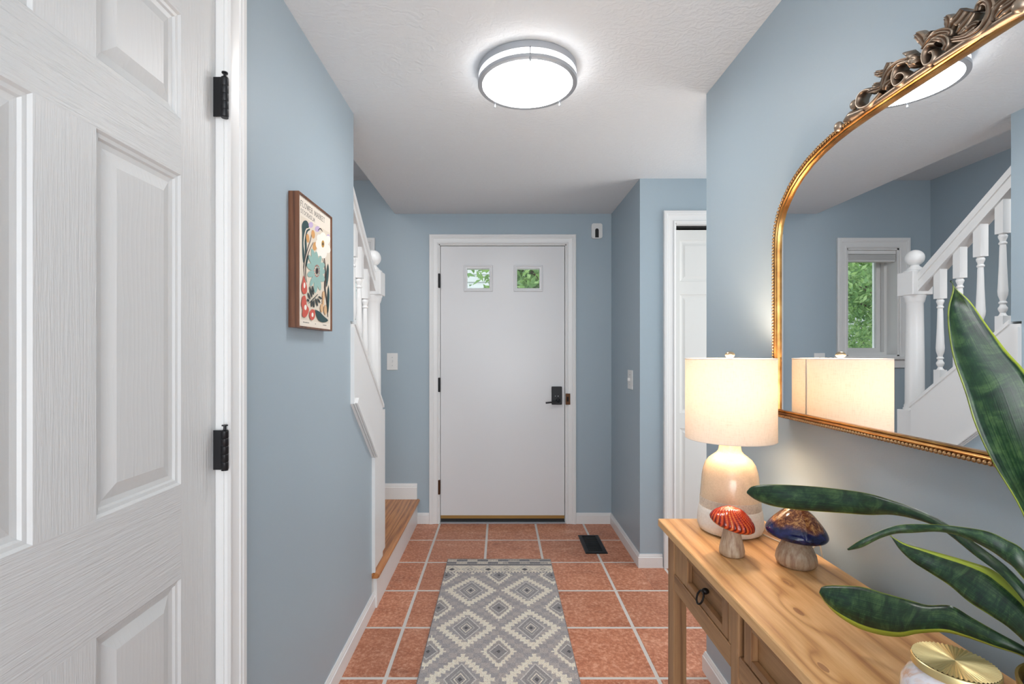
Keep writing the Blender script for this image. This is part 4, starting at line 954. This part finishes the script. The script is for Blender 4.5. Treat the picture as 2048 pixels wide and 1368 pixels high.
# ================================================================== SNAKE PLANT
pcx, pcy = .690, .550
sn = empty('snake_plant', (pcx, pcy, TZ), 'snake plant with long yellow edged green leaves in a brass pot on the console', 'plant')
pot = autosmooth(obj('pot', lathe([(0, .0005), (.055, .0005), (.062, .006), (.074, .040), (.080, .075), (.0815, .085), (.082, .091), (.079, .092), (.077, .088), (.076, .078), (0, .078)], pcx, pcy, 56, TZ), M['potbrass'], sn), 50)
obj('soil', lathe([(0, .083), (.03, .082), (.0758, .079)], pcx, pcy, 32, TZ), M['soil'], sn, smooth=True)
def leafmesh(stations, bulge=.006, margin=(.05, .05), thick=.0016):
    """stations: (edge A px,py, edge B px,py, distance) from tip to base; edges become real 3-D points"""
    A = spline([px(s[0], s[1], s[4]) for s in stations], 5); Bp = spline([px(s[2], s[3], s[4]+(s[5] if len(s) > 5 else 0)) for s in stations], 5)
    n = len(A); m = 9; V = []; uv_ = []; mg = []
    for i in range(n):
        a, b = Vector(A[i]), Vector(Bp[i]); t = Vector(A[min(i+1, n-1)])-Vector(A[max(i-1, 0)]); nr = (b-a).cross(t)
        if nr.length > 1e-9: nr.normalize()
        for j in range(m):
            s_ = j/(m-1); V.append(a.lerp(b, s_)+nr*bulge*(4*s_*(1-s_))*min(1, (b-a).length/.03)); uv_.append((s_, i/(n-1)))
            mg.append(margin[0]+(margin[1]-margin[0])*s_)
    F = [(i*m+j, i*m+j+1, (i+1)*m+j+1, (i+1)*m+j) for i in range(n-1) for j in range(m-1)]
    o = obj('leaf', (V, F), M['leaf'], sn, smooth=True)
    ul = o.data.uv_layers.new(name='UVMap')
    for lp in o.data.loops: ul.data[lp.index].uv = uv_[lp.vertex_index]
    at_ = o.data.attributes.new('margin', 'FLOAT', 'POINT'); at_.data.foreach_set('value', mg)
    md = o.modifiers.new('thickness', 'SOLIDIFY'); md.thickness = thick
    return o
leafmesh([(1902, 560, 1902, 561, .62), (1905, 580, 1913, 578, .62), (1896, 615, 1940, 602, .62), (1896, 655, 1970, 645, .618), (1906, 715, 2011, 700, .615), (1930, 785, 2058, 755, .61), (1950, 850, 2090, 830, .608), (1985, 925, 2118, 920, .605), (2044, 1026, 2135, 1030, .60), (2085, 1150, 2145, 1150, .60), (2108, 1260, 2145, 1260, .60), (2126, 1372, 2152, 1372, .595)], .008, (.015, .045))
leafmesh([(1494, 982, 1494, 987, 1.0), (1507, 972, 1512, 1000, .99), (1548, 969, 1548, 1013, .965), (1617, 972, 1610, 1021, .93), (1685, 979, 1680, 1026, .89), (1737, 987, 1737, 1030, .86), (1788, 1002, 1785, 1030, .82), (1839, 1020, 1835, 1040, .78), (1891, 1046, 1884, 1060, .74), (1959, 1092, 1948, 1110, .69), (2027, 1146, 2008, 1158, .645), (2090, 1230, 2070, 1242, .62), (2128, 1372, 2108, 1372, .60)], .006, (.02, .03))
leafmesh([(1694, 1098, 1697, 1101, .66), (1719, 1081, 1724, 1095, .65), (1754, 1064, 1758, 1078, .64), (1788, 1052, 1790, 1068, .63), (1822, 1048, 1824, 1066, .62), (1873, 1049, 1880, 1064, .60), (1925, 1054, 1930, 1076, .585), (1976, 1063, 1975, 1098, .57), (2014, 1080, 2006, 1119, .56), (2050, 1103, 2035, 1144, .55), (2110, 1180, 2080, 1210, .545), (2165, 1372, 2135, 1372, .54)], .006, (.03, .03))
leafmesh([(1779, 1070, 1781, 1072, .76), (1808, 1086, 1800, 1100, .75), (1849, 1098, 1826, 1124, .735), (1890, 1109, 1862, 1147, .72), (1942, 1124, 1900, 1172, .70), (1986, 1140, 1938, 1204, .68), (2027, 1174, 1985, 1234, .66), (2055, 1204, 2020, 1258, .645), (2090, 1262, 2060, 1300, .625), (2125, 1372, 2092, 1372, .61)], .008, (.26, .02))
leafmesh([(1643, 1174, 1638, 1186, .84), (1655, 1171, 1652, 1208, .835), (1685, 1171, 1678, 1233, .82), (1726, 1174, 1716, 1256, .80), (1771, 1187, 1757, 1269, .775), (1822, 1201, 1800, 1274, .75), (1856, 1210, 1838, 1267, .73), (1901, 1211, 1890, 1265, .71), (1942, 1234, 1935, 1276, .69), (1993, 1263, 1988, 1294, .665), (2050, 1294, 2045, 1313, .645), (2105, 1330, 2090, 1345, .62), (2125, 1372, 2105, 1372, .605)], .008, (.02, .17))
leafmesh([(2260, 420, 2261, 421, .56), (2240, 520, 2285, 520, .56), (2225, 700, 2300, 700, .56), (2210, 900, 2290, 900, .56), (2200, 1150, 2260, 1150, .56), (2200, 1372, 2235, 1372, .56)], .008, (.08, .08))
leafmesh([(2420, 620, 2421, 621, .51), (2390, 720, 2430, 720, .51), (2350, 880, 2410, 880, .515), (2310, 1080, 2370, 1080, .52), (2290, 1372, 2325, 1372, .52)], .008, (.08, .08))

# ================================================================== OUTSIDE
tag(obj('lawn', box(-14, 14, YB+.25, 26, -.35, -.3), M['grass']), 'green lawn outside the windows', 'lawn')
def tree(cx, cy, h0, h1, rad, nleaf, ls, label, seed):
    rd = random.Random(seed); t = empty('tree', (cx, cy, -.299), label, 'tree')
    obj('trunk', tube(spline([(cx, cy, -.3), (cx+.05, cy, h0*.5), (cx-.04, cy+.05, (h0+h1)/2), (cx, cy, h1*.95)], 5), [.09-.0045*i for i in range(16)], 8), M['bark'], t, smooth=True)
    tips = []; br = []
    for i in range(26):
        z0 = h0+(h1-h0)*rd.random()*.85; a = rd.random()*2*PI; L_ = rad*rd.uniform(.5, 1.0)
        p0 = (cx, cy, z0-.2); p2 = (cx+L_*math.cos(a), cy+L_*math.sin(a), z0+L_*rd.uniform(.0, .6)); p1 = tuple((p0[k]+p2[k])/2+rd.uniform(-.1, .1) for k in range(3))
        P = spline([p0, p1, p2], 4); br.append(tube(P, [.022*(1-.8*i2/(len(P)-1)) for i2 in range(len(P))], 5)); tips.append((p0, p1, p2))
    stuff(obj('branches', join(*br), M['bark'], t, smooth=True))
    V = []; F = []
    for i in range(nleaf):
        p0, p1, p2 = rd.choice(tips); s_ = rd.uniform(.25, 1.1); c_ = Vector(p0).lerp(Vector(p2), s_)+Vector([rd.gauss(0, .22) for _ in range(3)]); c_.z = max(c_.z, -.1)
        u = Vector([rd.gauss(0, 1) for _ in range(3)]).normalized(); v = u.orthogonal().normalized(); l_ = ls*rd.uniform(.6, 1.3); n0 = len(V)
        w_ = u.cross(v)*.15*l_
        V += [c_-u*l_, c_+v*l_*.42+w_, c_+u*l_, c_-v*l_*.42+w_]; F += [(n0, n0+1, n0+2), (n0, n0+2, n0+3)]
    stuff(obj('foliage', (V, F), M['foliage'], t))
tree(-4.5, 7.6, .4, 4.2, 1.4, 15000, .046, 'leafy green tree seen through the stair window', 1)
tree(-7.6, 11.5, .4, 3.6, 1.7, 9000, .06, 'second leafy tree behind the one at the stair window', 2)
tree(.62, 7.6, 1.9, 3.6, 1.1, 3600, .08, 'green tree seen through the two front door panes', 3)

hs_e = empty('house', (1.0, 15.0, -.299), 'pale grey clapboard house glimpsed behind the trees outside', 'house')
for i in range(24): obj('clapboard', prism([(14.0, -.29+.22*i), (13.96, -.29+.22*i), (13.99, -.075+.22*i), (14.0, -.075+.22*i)], 'x', -13.0, 6.0), M['clap'], hs_e)
obj('wall', box(-13.0, 6.0, 14.0, 17.0, -.299, 5.0), M['clap'], hs_e)
obj('roof', prism([(13.6, 4.95), (17.4, 4.95), (17.4, 5.1), (15.5, 6.8), (13.6, 5.1)], 'x', -13.3, 6.3), M['roofing'], hs_e)
